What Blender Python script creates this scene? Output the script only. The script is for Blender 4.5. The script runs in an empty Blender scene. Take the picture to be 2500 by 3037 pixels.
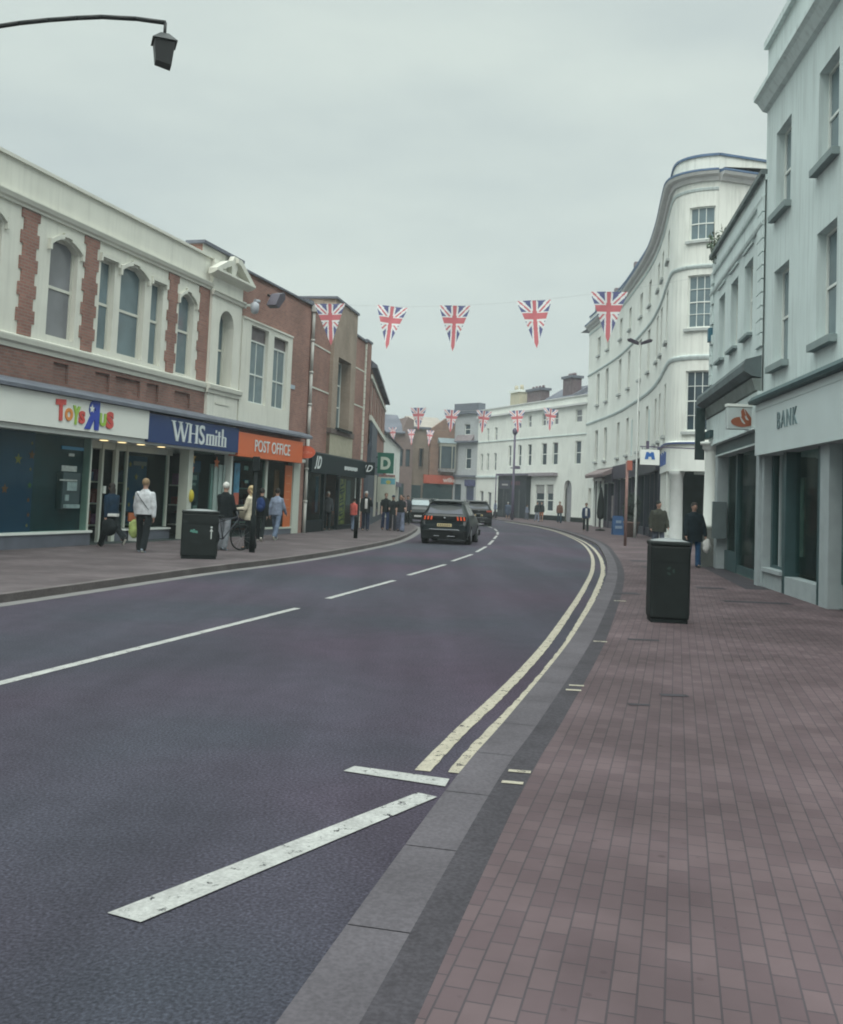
import bpy, bmesh, math, random
from mathutils import Vector, Matrix
random.seed(7)
R = math.radians
PI = math.pi
sc = bpy.context.scene
COL = sc.collection
# ------------------------------------------------------------------ camera
cam_d = bpy.data.cameras.new('camera'); cam = bpy.data.objects.new('camera', cam_d); COL.objects.link(cam)
sc.camera = cam
rho = math.atan(.0405); th = math.atan((1026-895)*math.cos(rho)/2050)
c_, s_ = math.cos(rho), math.sin(rho)
Rt = Vector((1, 0, 0)); Up = Vector((0, -math.sin(th), math.cos(th))); Fw = Vector((0, math.cos(th), math.sin(th)))
Xc = Rt*c_+Up*s_; Yc = -Rt*s_+Up*c_
M = Matrix((Xc, Yc, -Fw)).transposed().to_4x4(); M.translation = Vector((0, 0, 1.67))
cam.matrix_world = M
cam_d.sensor_fit = 'VERTICAL'; cam_d.sensor_height = 36; cam_d.lens = 36*2050/2109
cam_d.shift_y = -159.5/2109
cam_d.clip_start = .05; cam_d.clip_end = 2500
# ------------------------------------------------------------------ light
SUN_EL, SUN_AZ = 50, 188     # degrees; azimuth clockwise from +Y (the sun stands behind the camera)
w = bpy.data.worlds.new('World'); sc.world = w; w.use_nodes = True
nt = w.node_tree; nt.nodes.clear()
def nd(t, x=None, **k):
    n = nt.nodes.new(t)
    for a, b in k.items(): setattr(n, a, b)
    return n
out = nd('ShaderNodeOutputWorld'); bg = nd('ShaderNodeBackground'); sky = nd('ShaderNodeTexSky')
sky.sky_type = 'NISHITA'; sky.sun_disc = False; sky.sun_elevation = R(SUN_EL); sky.sun_rotation = R(SUN_AZ)
sky.air_density = 1; sky.dust_density = 3
tc = nd('ShaderNodeTexCoord'); mp = nd('ShaderNodeMapping'); mp.inputs['Scale'].default_value = (1.0, 1.0, 3.2)
ns = nd('ShaderNodeTexNoise'); ns.inputs['Scale'].default_value = 2.1; ns.inputs['Detail'].default_value = 5; ns.inputs['Roughness'].default_value = .5
cr = nd('ShaderNodeValToRGB')
cr.color_ramp.elements[0].position = .34; cr.color_ramp.elements[0].color = (.455, .525, .522, 1)
cr.color_ramp.elements[1].position = .62; cr.color_ramp.elements[1].color = (.565, .637, .602, 1)
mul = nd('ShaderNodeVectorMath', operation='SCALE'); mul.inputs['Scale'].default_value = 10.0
mx = nd('ShaderNodeMixRGB'); mx.inputs['Fac'].default_value = .955
L = nt.links.new
L(tc.outputs['Generated'], mp.inputs['Vector']); L(mp.outputs[0], ns.inputs['Vector']); L(ns.outputs['Fac'], cr.inputs['Fac'])
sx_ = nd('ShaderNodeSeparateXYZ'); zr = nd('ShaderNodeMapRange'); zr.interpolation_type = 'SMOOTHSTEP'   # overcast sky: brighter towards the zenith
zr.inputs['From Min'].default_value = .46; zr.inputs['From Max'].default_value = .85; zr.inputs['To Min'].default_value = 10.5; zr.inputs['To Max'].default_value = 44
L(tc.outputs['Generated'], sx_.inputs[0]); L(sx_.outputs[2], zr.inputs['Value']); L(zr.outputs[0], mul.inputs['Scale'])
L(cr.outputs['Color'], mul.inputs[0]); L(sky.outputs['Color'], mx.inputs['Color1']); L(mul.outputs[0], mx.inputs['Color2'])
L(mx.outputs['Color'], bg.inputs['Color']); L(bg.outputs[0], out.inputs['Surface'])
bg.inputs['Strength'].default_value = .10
sd = bpy.data.lights.new('sun', 'SUN'); sun = bpy.data.objects.new('sun', sd); COL.objects.link(sun)
sd.energy = 1.5; sd.angle = R(45); sd.color = (1, .96, .9)
az = R(SUN_AZ); el = R(SUN_EL)
dirv = Vector((math.sin(az)*math.cos(el), math.cos(az)*math.cos(el), math.sin(el)))
sun.rotation_euler = dirv.to_track_quat('Z', 'Y').to_euler()
sun.location = dirv*50
sc.view_settings.view_transform = 'Standard'; sc.view_settings.look = 'None'
sc.view_settings.exposure = 0.18; sc.view_settings.gamma = 1
try: sc.cycles.filter_width = 1.9
except Exception: pass
sc.cycles.max_bounces = 6; sc.cycles.transparent_max_bounces = 10
sc.cycles.volume_bounces = 0

# ------------------------------------------------------------------ materials
MATS = {}
def mat(name, col, rough=.7, var=.12, vs=3.0, bump=0.0, bs=40, metal=0, spec=.4, streak=0.0, emit=None, fine=0.0):
    if name in MATS: return MATS[name]
    m = bpy.data.materials.new(name); m.use_nodes = True
    n = m.node_tree.nodes; l = m.node_tree.links.new
    b = n['Principled BSDF']
    b.inputs['Roughness'].default_value = rough; b.inputs['Metallic'].default_value = metal
    b.inputs['Specular IOR Level'].default_value = spec
    c = (*col, 1)
    t = n.new('ShaderNodeTexCoord')
    src = None
    if var:
        a = n.new('ShaderNodeTexNoise'); a.inputs['Scale'].default_value = vs; a.inputs['Detail'].default_value = 6
        l(t.outputs['Object'], a.inputs['Vector'])
        r = n.new('ShaderNodeMapRange'); r.inputs['From Min'].default_value = .3; r.inputs['From Max'].default_value = .7
        r.inputs['To Min'].default_value = 1-var; r.inputs['To Max'].default_value = 1+var*.6
        l(a.outputs['Fac'], r.inputs['Value'])
        v = n.new('ShaderNodeVectorMath'); v.operation = 'SCALE'; v.inputs[0].default_value = col
        l(r.outputs['Result'], v.inputs['Scale']); src = v.outputs[0]
    if streak:
        mp = n.new('ShaderNodeMapping'); mp.inputs['Scale'].default_value = (5, 5, .35)
        l(t.outputs['Object'], mp.inputs['Vector'])
        a = n.new('ShaderNodeTexNoise'); a.inputs['Scale'].default_value = 1.6; a.inputs['Detail'].default_value = 7
        l(mp.outputs[0], a.inputs['Vector'])
        r = n.new('ShaderNodeMapRange'); r.inputs['From Min'].default_value = .48; r.inputs['From Max'].default_value = .75
        r.inputs['To Min'].default_value = 1; r.inputs['To Max'].default_value = 1-streak
        l(a.outputs['Fac'], r.inputs['Value'])
        v = n.new('ShaderNodeVectorMath'); v.operation = 'SCALE'
        if src: l(src, v.inputs[0])
        else: v.inputs[0].default_value = col
        l(r.outputs['Result'], v.inputs['Scale']); src = v.outputs[0]
    if fine:
        a = n.new('ShaderNodeTexNoise'); a.inputs['Scale'].default_value = 55; a.inputs['Detail'].default_value = 4
        l(t.outputs['Object'], a.inputs['Vector'])
        r = n.new('ShaderNodeMapRange'); r.inputs['From Min'].default_value = .35; r.inputs['From Max'].default_value = .65
        r.inputs['To Min'].default_value = 1-fine; r.inputs['To Max'].default_value = 1+fine
        l(a.outputs['Fac'], r.inputs['Value'])
        v = n.new('ShaderNodeVectorMath'); v.operation = 'SCALE'
        if src: l(src, v.inputs[0])
        else: v.inputs[0].default_value = col
        l(r.outputs['Result'], v.inputs['Scale']); src = v.outputs[0]
    if src: l(src, b.inputs['Base Color'])
    else: b.inputs['Base Color'].default_value = c
    if bump:
        a = n.new('ShaderNodeTexNoise'); a.inputs['Scale'].default_value = bs; a.inputs['Detail'].default_value = 4
        l(t.outputs['Object'], a.inputs['Vector'])
        bu = n.new('ShaderNodeBump'); bu.inputs['Strength'].default_value = bump; bu.inputs['Distance'].default_value = .02
        l(a.outputs['Fac'], bu.inputs['Height']); l(bu.outputs[0], b.inputs['Normal'])
    if emit:
        b.inputs['Emission Color'].default_value = (*emit[0], 1); b.inputs['Emission Strength'].default_value = emit[1]
    MATS[name] = m
    return m

def brick(name, c1, c2, mortar, bw=.225, bh=.075, ms=.012, horiz=False, rot=0, var=.25, offs=.5, rough=.85, vs=.7):
    """brickwork: on walls laid in (x+y, z), on the ground in (x, y)"""
    m = bpy.data.materials.new(name); m.use_nodes = True
    n = m.node_tree.nodes; l = m.node_tree.links.new; b = n['Principled BSDF']
    b.inputs['Roughness'].default_value = rough; b.inputs['Specular IOR Level'].default_value = .3
    t = n.new('ShaderNodeTexCoord')
    if horiz:
        mp = n.new('ShaderNodeMapping'); mp.inputs['Rotation'].default_value = (0, 0, rot)
        l(t.outputs['Object'], mp.inputs['Vector']); vec = mp.outputs[0]
    else:
        s = n.new('ShaderNodeSeparateXYZ'); l(t.outputs['Object'], s.inputs[0])
        a = n.new('ShaderNodeMath'); a.operation = 'ADD'; l(s.outputs[0], a.inputs[0]); l(s.outputs[1], a.inputs[1])
        cb = n.new('ShaderNodeCombineXYZ'); l(a.outputs[0], cb.inputs[0]); l(s.outputs[2], cb.inputs[1]); vec = cb.outputs[0]
    k = n.new('ShaderNodeTexBrick'); k.offset = offs
    k.inputs['Scale'].default_value = 1; k.inputs['Brick Width'].default_value = bw; k.inputs['Row Height'].default_value = bh
    k.inputs['Mortar Size'].default_value = ms; k.inputs['Mortar Smooth'].default_value = .2; k.inputs['Bias'].default_value = -.1
    k.inputs['Color1'].default_value = (*c1, 1); k.inputs['Color2'].default_value = (*c2, 1); k.inputs['Mortar'].default_value = (*mortar, 1)
    l(vec, k.inputs['Vector'])
    a = n.new('ShaderNodeTexNoise'); a.inputs['Scale'].default_value = vs; a.inputs['Detail'].default_value = 8; a.inputs['Roughness'].default_value = .62
    l(t.outputs['Object'], a.inputs['Vector'])
    r = n.new('ShaderNodeMapRange'); r.inputs['From Min'].default_value = .3; r.inputs['From Max'].default_value = .7
    r.inputs['To Min'].default_value = 1-var; r.inputs['To Max'].default_value = 1+var
    l(a.outputs['Fac'], r.inputs['Value'])
    v = n.new('ShaderNodeVectorMath'); v.operation = 'SCALE'; l(k.outputs['Color'], v.inputs[0]); l(r.outputs['Result'], v.inputs['Scale'])
    l(v.outputs[0], b.inputs['Base Color'])
    bu = n.new('ShaderNodeBump'); bu.inputs['Strength'].default_value = .5; bu.inputs['Distance'].default_value = .008; bu.invert = True
    l(k.outputs['Fac'], bu.inputs['Height']); l(bu.outputs[0], b.inputs['Normal'])
    MATS[name] = m
    return m

def glassm(name, col, rough=.06, alpha=1.0, spec=.5):
    """alpha 1 = dark window glass with curtains behind; below 1 = see-through shop glass"""
    m = bpy.data.materials.new(name); m.use_nodes = True
    n = m.node_tree.nodes; l = m.node_tree.links.new; b = n['Principled BSDF']
    b.inputs['Base Color'].default_value = (*col, 1); b.inputs['Roughness'].default_value = rough
    b.inputs['Specular IOR Level'].default_value = spec
    t = n.new('ShaderNodeTexCoord'); a = n.new('ShaderNodeTexNoise'); a.inputs['Scale'].default_value = 1.3
    l(t.outputs['Object'], a.inputs['Vector'])
    r = n.new('ShaderNodeMapRange'); r.inputs['To Min'].default_value = .55; r.inputs['To Max'].default_value = 1.45
    l(a.outputs['Fac'], r.inputs['Value'])
    v = n.new('ShaderNodeVectorMath'); v.operation = 'SCALE'; v.inputs[0].default_value = col; l(r.outputs['Result'], v.inputs['Scale'])
    l(v.outputs[0], b.inputs['Base Color'])
    bu = n.new('ShaderNodeBump'); bu.inputs['Strength'].default_value = .08; bu.inputs['Distance'].default_value = .02
    l(a.outputs['Fac'], bu.inputs['Height']); l(bu.outputs[0], b.inputs['Normal'])
    if alpha < 1:
        tr = n.new('ShaderNodeBsdfTransparent'); mxs = n.new('ShaderNodeMixShader'); mxs.inputs[0].default_value = alpha
        tr.inputs[0].default_value = (.8, .92, .9, 1)
        l(tr.outputs[0], mxs.inputs[1]); l(b.outputs[0], mxs.inputs[2]); l(mxs.outputs[0], n['Material Output'].inputs['Surface'])
    MATS[name] = m
    return m

cream = mat('cream_render', (.66, .655, .585), .8, .07, 1.2, streak=.12)
creamtrim = mat('cream_trim', (.61, .61, .54), .75, .06, 2)
white = mat('white_stucco', (.72, .74, .69), .8, .08, .6, streak=.2, fine=.03)
whited = mat('pale_blue_stucco', (.58, .66, .65), .8, .09, .6, streak=.24, fine=.03)
whitep = mat('white_paint', (.70, .73, .69), .5, .04, 3)
greypaint = mat('grey_paint', (.36, .42, .42), .5, .05, 3)
bluelead = mat('blue_lead', (.09, .15, .25), .6, .15, 2)
lead = mat('lead_grey', (.115, .125, .155), .55, .2, 2)
leadp = mat('brown_lead', (.20, .17, .18), .7, .2, 2)
dark = mat('dark_void', (.012, .02, .02), .9, 0)
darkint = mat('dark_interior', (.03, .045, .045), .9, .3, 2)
black = mat('black_paint', (.008, .012, .013), .6, .2, 4, spec=.15)
slate = brick('slate_roof', (.115, .125, .155), (.14, .145, .17), (.06, .065, .08), .3, .2, .008)
tanroof = mat('tan_roof', (.30, .27, .24), .9, .15, 1)
redbrick = brick('red_brick', (.245, .115, .092), (.32, .155, .12), (.25, .19, .165))
dbrick = brick('brown_brick', (.19, .095, .08), (.26, .13, .105), (.19, .15, .13))
tanbrick = brick('tan_brick', (.30, .235, .185), (.34, .27, .215), (.28, .23, .19))
orbrick = brick('orange_brick', (.27, .15, .11), (.33, .20, .15), (.25, .19, .16))
tanst = mat('tan_stone', (.40, .37, .28), .85, .12, 4)
tblue = mat('toy_blue', (.02, .07, .17), .5, .1, 2)
wglass = glassm('window_glass', (.13, .18, .20))
wglass2 = glassm('window_glass_purple', (.17, .175, .19))
wglassd = glassm('window_glass_dark', (.035, .055, .07))
sglass = glassm('shop_glass', (.01, .02, .02), .03, .16, .4)

# ------------------------------------------------------------------ geometry helpers
def cr_spline(pts, step=.5):
    P = [Vector(p) for p in pts]; outp = []
    for i in range(len(P)-1):
        p0 = P[i-1] if i else P[0]*2-P[1]; p1, p2 = P[i], P[i+1]; p3 = P[i+2] if i+2 < len(P) else P[-1]*2-P[-2]
        n = max(1, int((p2-p1).length/step))
        for k in range(n):
            t = k/n
            outp.append(.5*((2*p1)+(p2-p0)*t+(2*p0-5*p1+4*p2-p3)*t*t+(3*p1-p0-3*p2+p3)*t**3))
    outp.append(P[-1]); return outp

class Fac:
    """a facade line in plan: u runs left to right as seen from the street, n points to the street"""
    def __init__(s, pts, curved=False):
        s.p = cr_spline(pts, .25) if curved else [Vector(p) for p in pts]
        s.curved = curved; s.c = [0]
        for i in range(1, len(s.p)): s.c.append(s.c[-1]+(s.p[i]-s.p[i-1]).length)
        d = (s.p[1]-s.p[0]).normalized(); s.ang = math.atan2(d.y, d.x) if not curved else 0
    def at(s, u):
        i = 1
        while i < len(s.c)-1 and s.c[i] < u: i += 1
        d = (s.p[i]-s.p[i-1]).normalized()
        if s.curved and 1 < i < len(s.p)-1:     # smooth normal
            f = (u-s.c[i-1])/(s.c[i]-s.c[i-1])
            d0 = (s.p[i]-s.p[i-2]).normalized(); d1 = (s.p[i+1]-s.p[i-1]).normalized(); dd = (d0*(1-f)+d1*f).normalized()
        else: dd = d
        return s.p[i-1]+d*(u-s.c[i-1]), dd
    def m(s, u, z, n=0):
        q, d = s.at(u); return Vector((q.x+d.y*n, q.y-d.x*n, z))

class XY:
    """plain frame: u=x, n=-y, rotated about a point"""
    curved = False
    def __init__(s, x, y, ang=0, z=0): s.o = (x, y, z); s.ang = ang; s.c0, s.s0 = math.cos(ang), math.sin(ang)
    def m(s, u, z, n=0):
        return Vector((s.o[0]+u*s.c0+n*s.s0, s.o[1]+u*s.s0-n*s.c0, s.o[2]+z))

SPLIT = {'pier', 'quoin', 'quoin_strip', 'window_frame', 'shopfront_frame', 'shop_window', 'stall_riser', 'window_sill', 'sill', 'hood_mould', 'moulding', 'stone_lines', 'downpipe', 'pilaster', 'parapet_pier', 'door_sticker', 'window_surround', 'white_panel', 'panel', 'door_frame', 'coping', 'blind', 'brick_infill', 'cornice', 'string_course', 'band', 'plinth', 'screen', 'machine_sign', 'print', 'interior_fittings', 'glazing_bar', 'gutter', 'white_porch', 'window_notice', 'stem', 'foliage_', 'lead_capping', 'return_fascia', 'dark_lintel', 'lintel_edge', 'bay_frame', 'green_emblem', 'rusty_pier'}
def prim(fn):
    def w_(s, *a, **k): s.pm.append((len(s.f), len(s.v))); return fn(s, *a, **k)
    return w_
class MB:
    def __init__(s, fr=None): s.pm = []; s.v = []; s.f = []; s.mi = []; s.sm = []; s.fr = fr; s.cur = 0
    def q(s, pts, smooth=False):
        i = len(s.v); s.v += [Vector(p) for p in pts]; s.f.append(tuple(range(i, i+len(pts)))); s.mi.append(s.cur); s.sm.append(smooth)
    def us(s, u0, u1):
        if not s.fr.curved: return [u0, u1]
        n = max(1, int(math.ceil((u1-u0)/.35))); return [u0+(u1-u0)*i/n for i in range(n+1)]
    @prim
    def b(s, u0, u1, z0, z1, n0, n1):
        """box in facade coordinates"""
        m = s.fr.m; U = s.us(u0, u1)
        for a, b in zip(U, U[1:]):
            s.q([m(a, z0, n1), m(b, z0, n1), m(b, z1, n1), m(a, z1, n1)])
            s.q([m(b, z0, n0), m(a, z0, n0), m(a, z1, n0), m(b, z1, n0)])
            s.q([m(a, z1, n1), m(b, z1, n1), m(b, z1, n0), m(a, z1, n0)])
            s.q([m(a, z0, n0), m(b, z0, n0), m(b, z0, n1), m(a, z0, n1)])
        s.q([m(u0, z0, n0), m(u0, z0, n1), m(u0, z1, n1), m(u0, z1, n0)])
        s.q([m(u1, z0, n1), m(u1, z0, n0), m(u1, z1, n0), m(u1, z1, n1)])
        return s
    @prim
    def prof(s, u0, u1, poly):
        """extrude a (n, z) profile polygon along u"""
        m = s.fr.m; U = s.us(u0, u1); k = len(poly)
        for a, b in zip(U, U[1:]):
            for i in range(k):
                (na, za), (nb, zb) = poly[i], poly[(i+1) % k]
                s.q([m(a, za, na), m(b, za, na), m(b, zb, nb), m(a, zb, nb)])
        s.q([m(u0, z, n) for n, z in poly]); s.q([m(u1, z, n) for n, z in reversed(poly)])
        return s
    @prim
    def poly(s, pts, n0, n1):
        """extrude a (u, z) polygon outwards (counter-clockwise seen from the street)"""
        m = s.fr.m; k = len(pts)
        s.q([m(u, z, n1) for u, z in pts]); s.q([m(u, z, n0) for u, z in reversed(pts)])
        for i in range(k):
            (a, za), (b, zb) = pts[i], pts[(i+1) % k]
            s.q([m(a, za, n0), m(b, zb, n0), m(b, zb, n1), m(a, za, n1)])
        return s
    @prim
    def wall(s, u0, u1, z0, z1, holes, depth, front=0):
        m = s.fr.m
        us = sorted({u0, u1, *[h[0] for h in holes], *[h[1] for h in holes]}); us = [u for u in us if u0 <= u <= u1]
        if s.fr.curved:
            o = []
            for a, b in zip(us, us[1:]): o += s.us(a, b)[:-1]
            us = o+[us[-1]]
        zs = sorted({z0, z1, *[h[2] for h in holes], *[h[3] for h in holes]})
        for a, b in zip(us, us[1:]):
            for c, d in zip(zs, zs[1:]):
                cu, cz = (a+b)/2, (c+d)/2
                if any(h[0] < cu < h[1] and h[2] < cz < h[3] for h in holes): continue
                s.q([m(a, c, front), m(b, c, front), m(b, d, front), m(a, d, front)])
        for h in holes:
            a, b, c, d = h[:4]; dd = -(h[4] if len(h) > 4 else depth)
            s.q([m(a, c, front), m(a, d, front), m(a, d, dd), m(a, c, dd)]); s.q([m(b, d, front), m(b, c, front), m(b, c, dd), m(b, d, dd)])
            U = s.us(a, b)
            for e, f in zip(U, U[1:]):
                s.q([m(e, d, front), m(f, d, front), m(f, d, dd), m(e, d, dd)]); s.q([m(f, c, front), m(e, c, front), m(e, c, dd), m(f, c, dd)])
        return s
    @prim
    def arch(s, u0, u1, zs, z1, depth, front=0, k=10, rnd=False):
        """fill the corners above an arch springing at zs and reaching z1"""
        m = s.fr.m
        def zz(t):
            x = 2*t-1
            return zs+(z1-zs)*(math.sqrt(max(0, 1-x*x)) if rnd else 1-x*x)
        for i in range(k):
            a, b = i/k, (i+1)/k; ua, ub = u0+(u1-u0)*a, u0+(u1-u0)*b; za, zb = zz(a), zz(b)
            s.q([m(ua, za, front), m(ub, zb, front), m(ub, z1+.002, front), m(ua, z1+.002, front)])
            s.q([m(ua, za, front), m(ua, za, -depth), m(ub, zb, -depth), m(ub, zb, front)])
        return s
    def box(s, x0, x1, y0, y1, z0, z1): return s.b(x0, x1, z0, z1, -y1, -y0) if s.fr else None
    @prim
    def cyl(s, p0, p1, r0, r1=None, k=12, caps=True, smooth=True):
        r1 = r0 if r1 is None else r1
        p0, p1 = Vector(p0), Vector(p1); ax = (p1-p0).normalized()
        a = ax.orthogonal().normalized(); b = ax.cross(a); i0 = len(s.v)
        for p, r in ((p0, r0), (p1, r1)):
            for j in range(k):
                t = 2*PI*j/k; s.v.append(p+a*math.cos(t)*r+b*math.sin(t)*r)
        for j in range(k):
            s.f.append((i0+j, i0+(j+1) % k, i0+k+(j+1) % k, i0+k+j)); s.mi.append(s.cur); s.sm.append(smooth)
        if caps:
            s.f.append(tuple(i0+j for j in reversed(range(k)))); s.mi.append(s.cur); s.sm.append(False)
            s.f.append(tuple(i0+k+j for j in range(k))); s.mi.append(s.cur); s.sm.append(False)
        return s
    @prim
    def lathe(s, x, y, prof, k=16, smooth=True):
        """prof = [(r, z)...] about a vertical axis"""
        i0 = len(s.v)
        for r, z in prof:
            for j in range(k):
                t = 2*PI*j/k; s.v.append(Vector((x+r*math.cos(t), y+r*math.sin(t), z)))
        for i in range(len(prof)-1):
            for j in range(k):
                s.f.append((i0+i*k+j, i0+i*k+(j+1) % k, i0+(i+1)*k+(j+1) % k, i0+(i+1)*k+j)); s.mi.append(s.cur); s.sm.append(smooth)
        s.f.append(tuple(i0+j for j in reversed(range(k)))); s.mi.append(s.cur); s.sm.append(False)
        s.f.append(tuple(i0+(len(prof)-1)*k+j for j in range(k))); s.mi.append(s.cur); s.sm.append(False)
        return s
    @prim
    def ell(s, c, r, k=12, kk=8, rot=None):
        c = Vector(c); i0 = len(s.v); M3 = rot or Matrix.Identity(3)
        for i in range(kk+1):
            ph = PI*i/kk
            for j in range(k):
                t = 2*PI*j/k; s.v.append(c+M3@Vector((r[0]*math.sin(ph)*math.cos(t), r[1]*math.sin(ph)*math.sin(t), r[2]*math.cos(ph))))
        for i in range(kk):
            for j in range(k):
                s.f.append((i0+(i+1)*k+j, i0+(i+1)*k+(j+1) % k, i0+i*k+(j+1) % k, i0+i*k+j)); s.mi.append(s.cur); s.sm.append(True)
        return s
    def build(s, name, mats, parent=None, bevel=0, tag_=None):
        if name in SPLIT and len(s.pm) > 1:
            st = s.pm+[(len(s.f), len(s.v))]; G = []
            for (f0, v0), (f1, v1) in zip(st, st[1:]):
                if v1 <= v0: continue
                vs = s.v[v0:v1]; lo = [min(v[i] for v in vs)-.006 for i in range(3)]; hi = [max(v[i] for v in vs)+.006 for i in range(3)]
                G.append([lo, hi, [(f0, f1, v0, v1)]])
            ch = True
            while ch:
                ch = False
                for i in range(len(G)):
                    for j in range(i+1, len(G)):
                        if all(G[i][0][k] <= G[j][1][k] and G[j][0][k] <= G[i][1][k] for k in range(3)):
                            G[i] = [[min(a, b) for a, b in zip(G[i][0], G[j][0])], [max(a, b) for a, b in zip(G[i][1], G[j][1])], G[i][2]+G[j][2]]; del G[j]; ch = True; break
                    if ch: break
            if len(G) > 1:
                for g in G:
                    q = MB(s.fr)
                    for f0, f1, v0, v1 in g[2]:
                        o_ = len(q.v)-v0; q.v += s.v[v0:v1]; q.f += [tuple(i+o_ for i in f) for f in s.f[f0:f1]]; q.mi += s.mi[f0:f1]; q.sm += s.sm[f0:f1]
                    r = q.build(name, mats, parent, bevel)
                return r
        me = bpy.data.meshes.new(name)
        inv = minv(parent) if parent else Matrix.Identity(4)
        me.from_pydata([tuple(inv@v) for v in s.v], [], s.f)
        if not isinstance(mats, (list, tuple)): mats = [mats]
        for m_ in mats: me.materials.append(m_)
        me.polygons.foreach_set('material_index', s.mi); me.polygons.foreach_set('use_smooth', s.sm); me.update()
        o = bpy.data.objects.new(name, me); COL.objects.link(o)
        if parent: o.parent = parent
        if bevel:
            bm = bmesh.new(); bm.from_mesh(me); bmesh.ops.remove_doubles(bm, verts=bm.verts, dist=1e-5); bm.to_mesh(me); bm.free()
            md = o.modifiers.new('bevel', 'BEVEL'); md.width = bevel; md.segments = 2; md.limit_method = 'ANGLE'
        return o
def minv(p):
    m_ = Matrix.Identity(4)
    while p is not None:
        m_ = (Matrix.Translation(p.location)@p.rotation_euler.to_matrix().to_4x4())@m_ if True else m_
        p = p.parent
    return m_.inverted()
def tag(o, label, cat, group=None, kind=None):
    if label: o['label'] = label
    if cat: o['category'] = cat
    if group: o['group'] = group
    if kind: o['kind'] = kind
    return o
def thing(name, label, cat, loc=(0, 0, 0), rz=0, group=None):
    o = bpy.data.objects.new(name, None); COL.objects.link(o); o.location = loc; o.rotation_euler = (0, 0, rz); o.empty_display_size = .2
    return tag(o, label, cat, group)
def fthing(name, label, cat, fac, group=None, u=0):
    p = fac.m(u, 0, 0); return thing(name, label, cat, (p.x, p.y, 0), fac.ang, group)
def struct(o): o['kind'] = 'structure'; return o

def text_mesh(s, bold=0.0, shear=0, spacing=1.0):
    cu = bpy.data.curves.new('t', 'FONT'); cu.body = s; cu.offset = bold; cu.shear = shear; cu.space_character = spacing; cu.resolution_u = 4
    o = bpy.data.objects.new('t', cu); COL.objects.link(o)
    dg = bpy.context.evaluated_depsgraph_get(); me = bpy.data.meshes.new_from_object(o.evaluated_get(dg))
    vs = [v.co.copy() for v in me.vertices]; fs = [tuple(p.vertices) for p in me.polygons]
    bpy.data.objects.remove(o); bpy.data.curves.remove(cu); bpy.data.meshes.remove(me)
    return vs, fs
def put_text(mb, s, u0, u1, z0, z1, n, bold=0.0, shear=0, spacing=1.0, tilt=0, thick=.012, flip=False):
    vs, fs = text_mesh(s, bold, shear, spacing)
    xs = [v.x for v in vs]; ys = [v.y for v in vs]; x0, x1, y0, y1 = min(xs), max(xs), min(ys), max(ys)
    def mp(v, nn):
        fx = (v.x-x0)/(x1-x0); fy = (v.y-y0)/(y1-y0)
        if flip: fx = 1-fx
        du, dz = (fx-.5)*(u1-u0), (fy-.5)*(z1-z0); c, si = math.cos(tilt), math.sin(tilt)
        return mb.fr.m((u0+u1)/2+du*c-dz*si, (z0+z1)/2+du*si+dz*c, nn)
    i0 = len(mb.v); mb.v += [mp(v, n) for v in vs]; i1 = len(mb.v); mb.v += [mp(v, n-thick) for v in vs]
    edges = {}
    for f in fs:
        ff = tuple(reversed(f)) if flip else f
        mb.f.append(tuple(i0+i for i in ff)); mb.mi.append(mb.cur); mb.sm.append(False)
        for a, b in zip(ff, ff[1:]+ff[:1]):
            if (b, a) in edges: del edges[(b, a)]
            else: edges[(a, b)] = 1
    for a, b in edges:
        mb.f.append((i0+b, i0+a, i1+a, i1+b)); mb.mi.append(mb.cur); mb.sm.append(False)
def window(fac, par, u0, u1, z0, z1, depth, fm, gm, nv=0, nh=(), fr=.05, bar=.025, gname='pane', name='window', archrise=0, thick=.05):
    """sash window: frame (part) and pane (sub-part); depth = how far the glass sits behind the wall face"""
    mb = MB(fac); n1 = -depth+thick; n0 = -depth
    mb.b(u0, u0+fr, z0, z1, n0, n1); mb.b(u1-fr, u1, z0, z1, n0, n1)
    mb.b(u0+fr, u1-fr, z0, z0+fr, n0, n1); mb.b(u0+fr, u1-fr, z1-fr, z1, n0, n1)
    iu0, iu1, iz0, iz1 = u0+fr, u1-fr, z0+fr, z1-fr
    for i in range(nv):
        c = iu0+(iu1-iu0)*(i+1)/(nv+1); mb.b(c-bar/2, c+bar/2, iz0, iz1, n0, n1-.015)
    for z, t in nh: mb.b(iu0, iu1, z-t/2, z+t/2, n0, n1-.008)
    o = mb.build(name, fm, par)
    g = MB(fac); g.b(iu0, iu1, iz0, iz1, n0-.02, n0+.012); g.build(gname, gm, o)
    return o
# ------------------------------------------------------------------ ground, road, pavements
asphalt = mat('asphalt', (.046, .041, .055), .85, .16, .22, bump=.35, bs=110, fine=.28)
def tint_asphalt():
    n = asphalt.node_tree.nodes; l = asphalt.node_tree.links.new; b = n['Principled BSDF']
    src = b.inputs['Base Color'].links[0].from_socket
    t = n.new('ShaderNodeTexCoord'); a = n.new('ShaderNodeTexNoise'); a.inputs['Scale'].default_value = .16; a.inputs['Detail'].default_value = 3
    l(t.outputs['Object'], a.inputs['Vector'])
    r = n.new('ShaderNodeValToRGB'); r.color_ramp.elements[0].position = .38; r.color_ramp.elements[0].color = (.84, 1.0, .98, 1)
    r.color_ramp.elements[1].position = .6; r.color_ramp.elements[1].color = (1.14, .96, 1.06, 1)
    l(a.outputs['Fac'], r.inputs['Fac'])
    v = n.new('ShaderNodeVectorMath'); v.operation = 'MULTIPLY'; l(src, v.inputs[0]); l(r.outputs[0], v.inputs[1]); l(v.outputs[0], b.inputs['Base Color'])
tint_asphalt()
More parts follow.
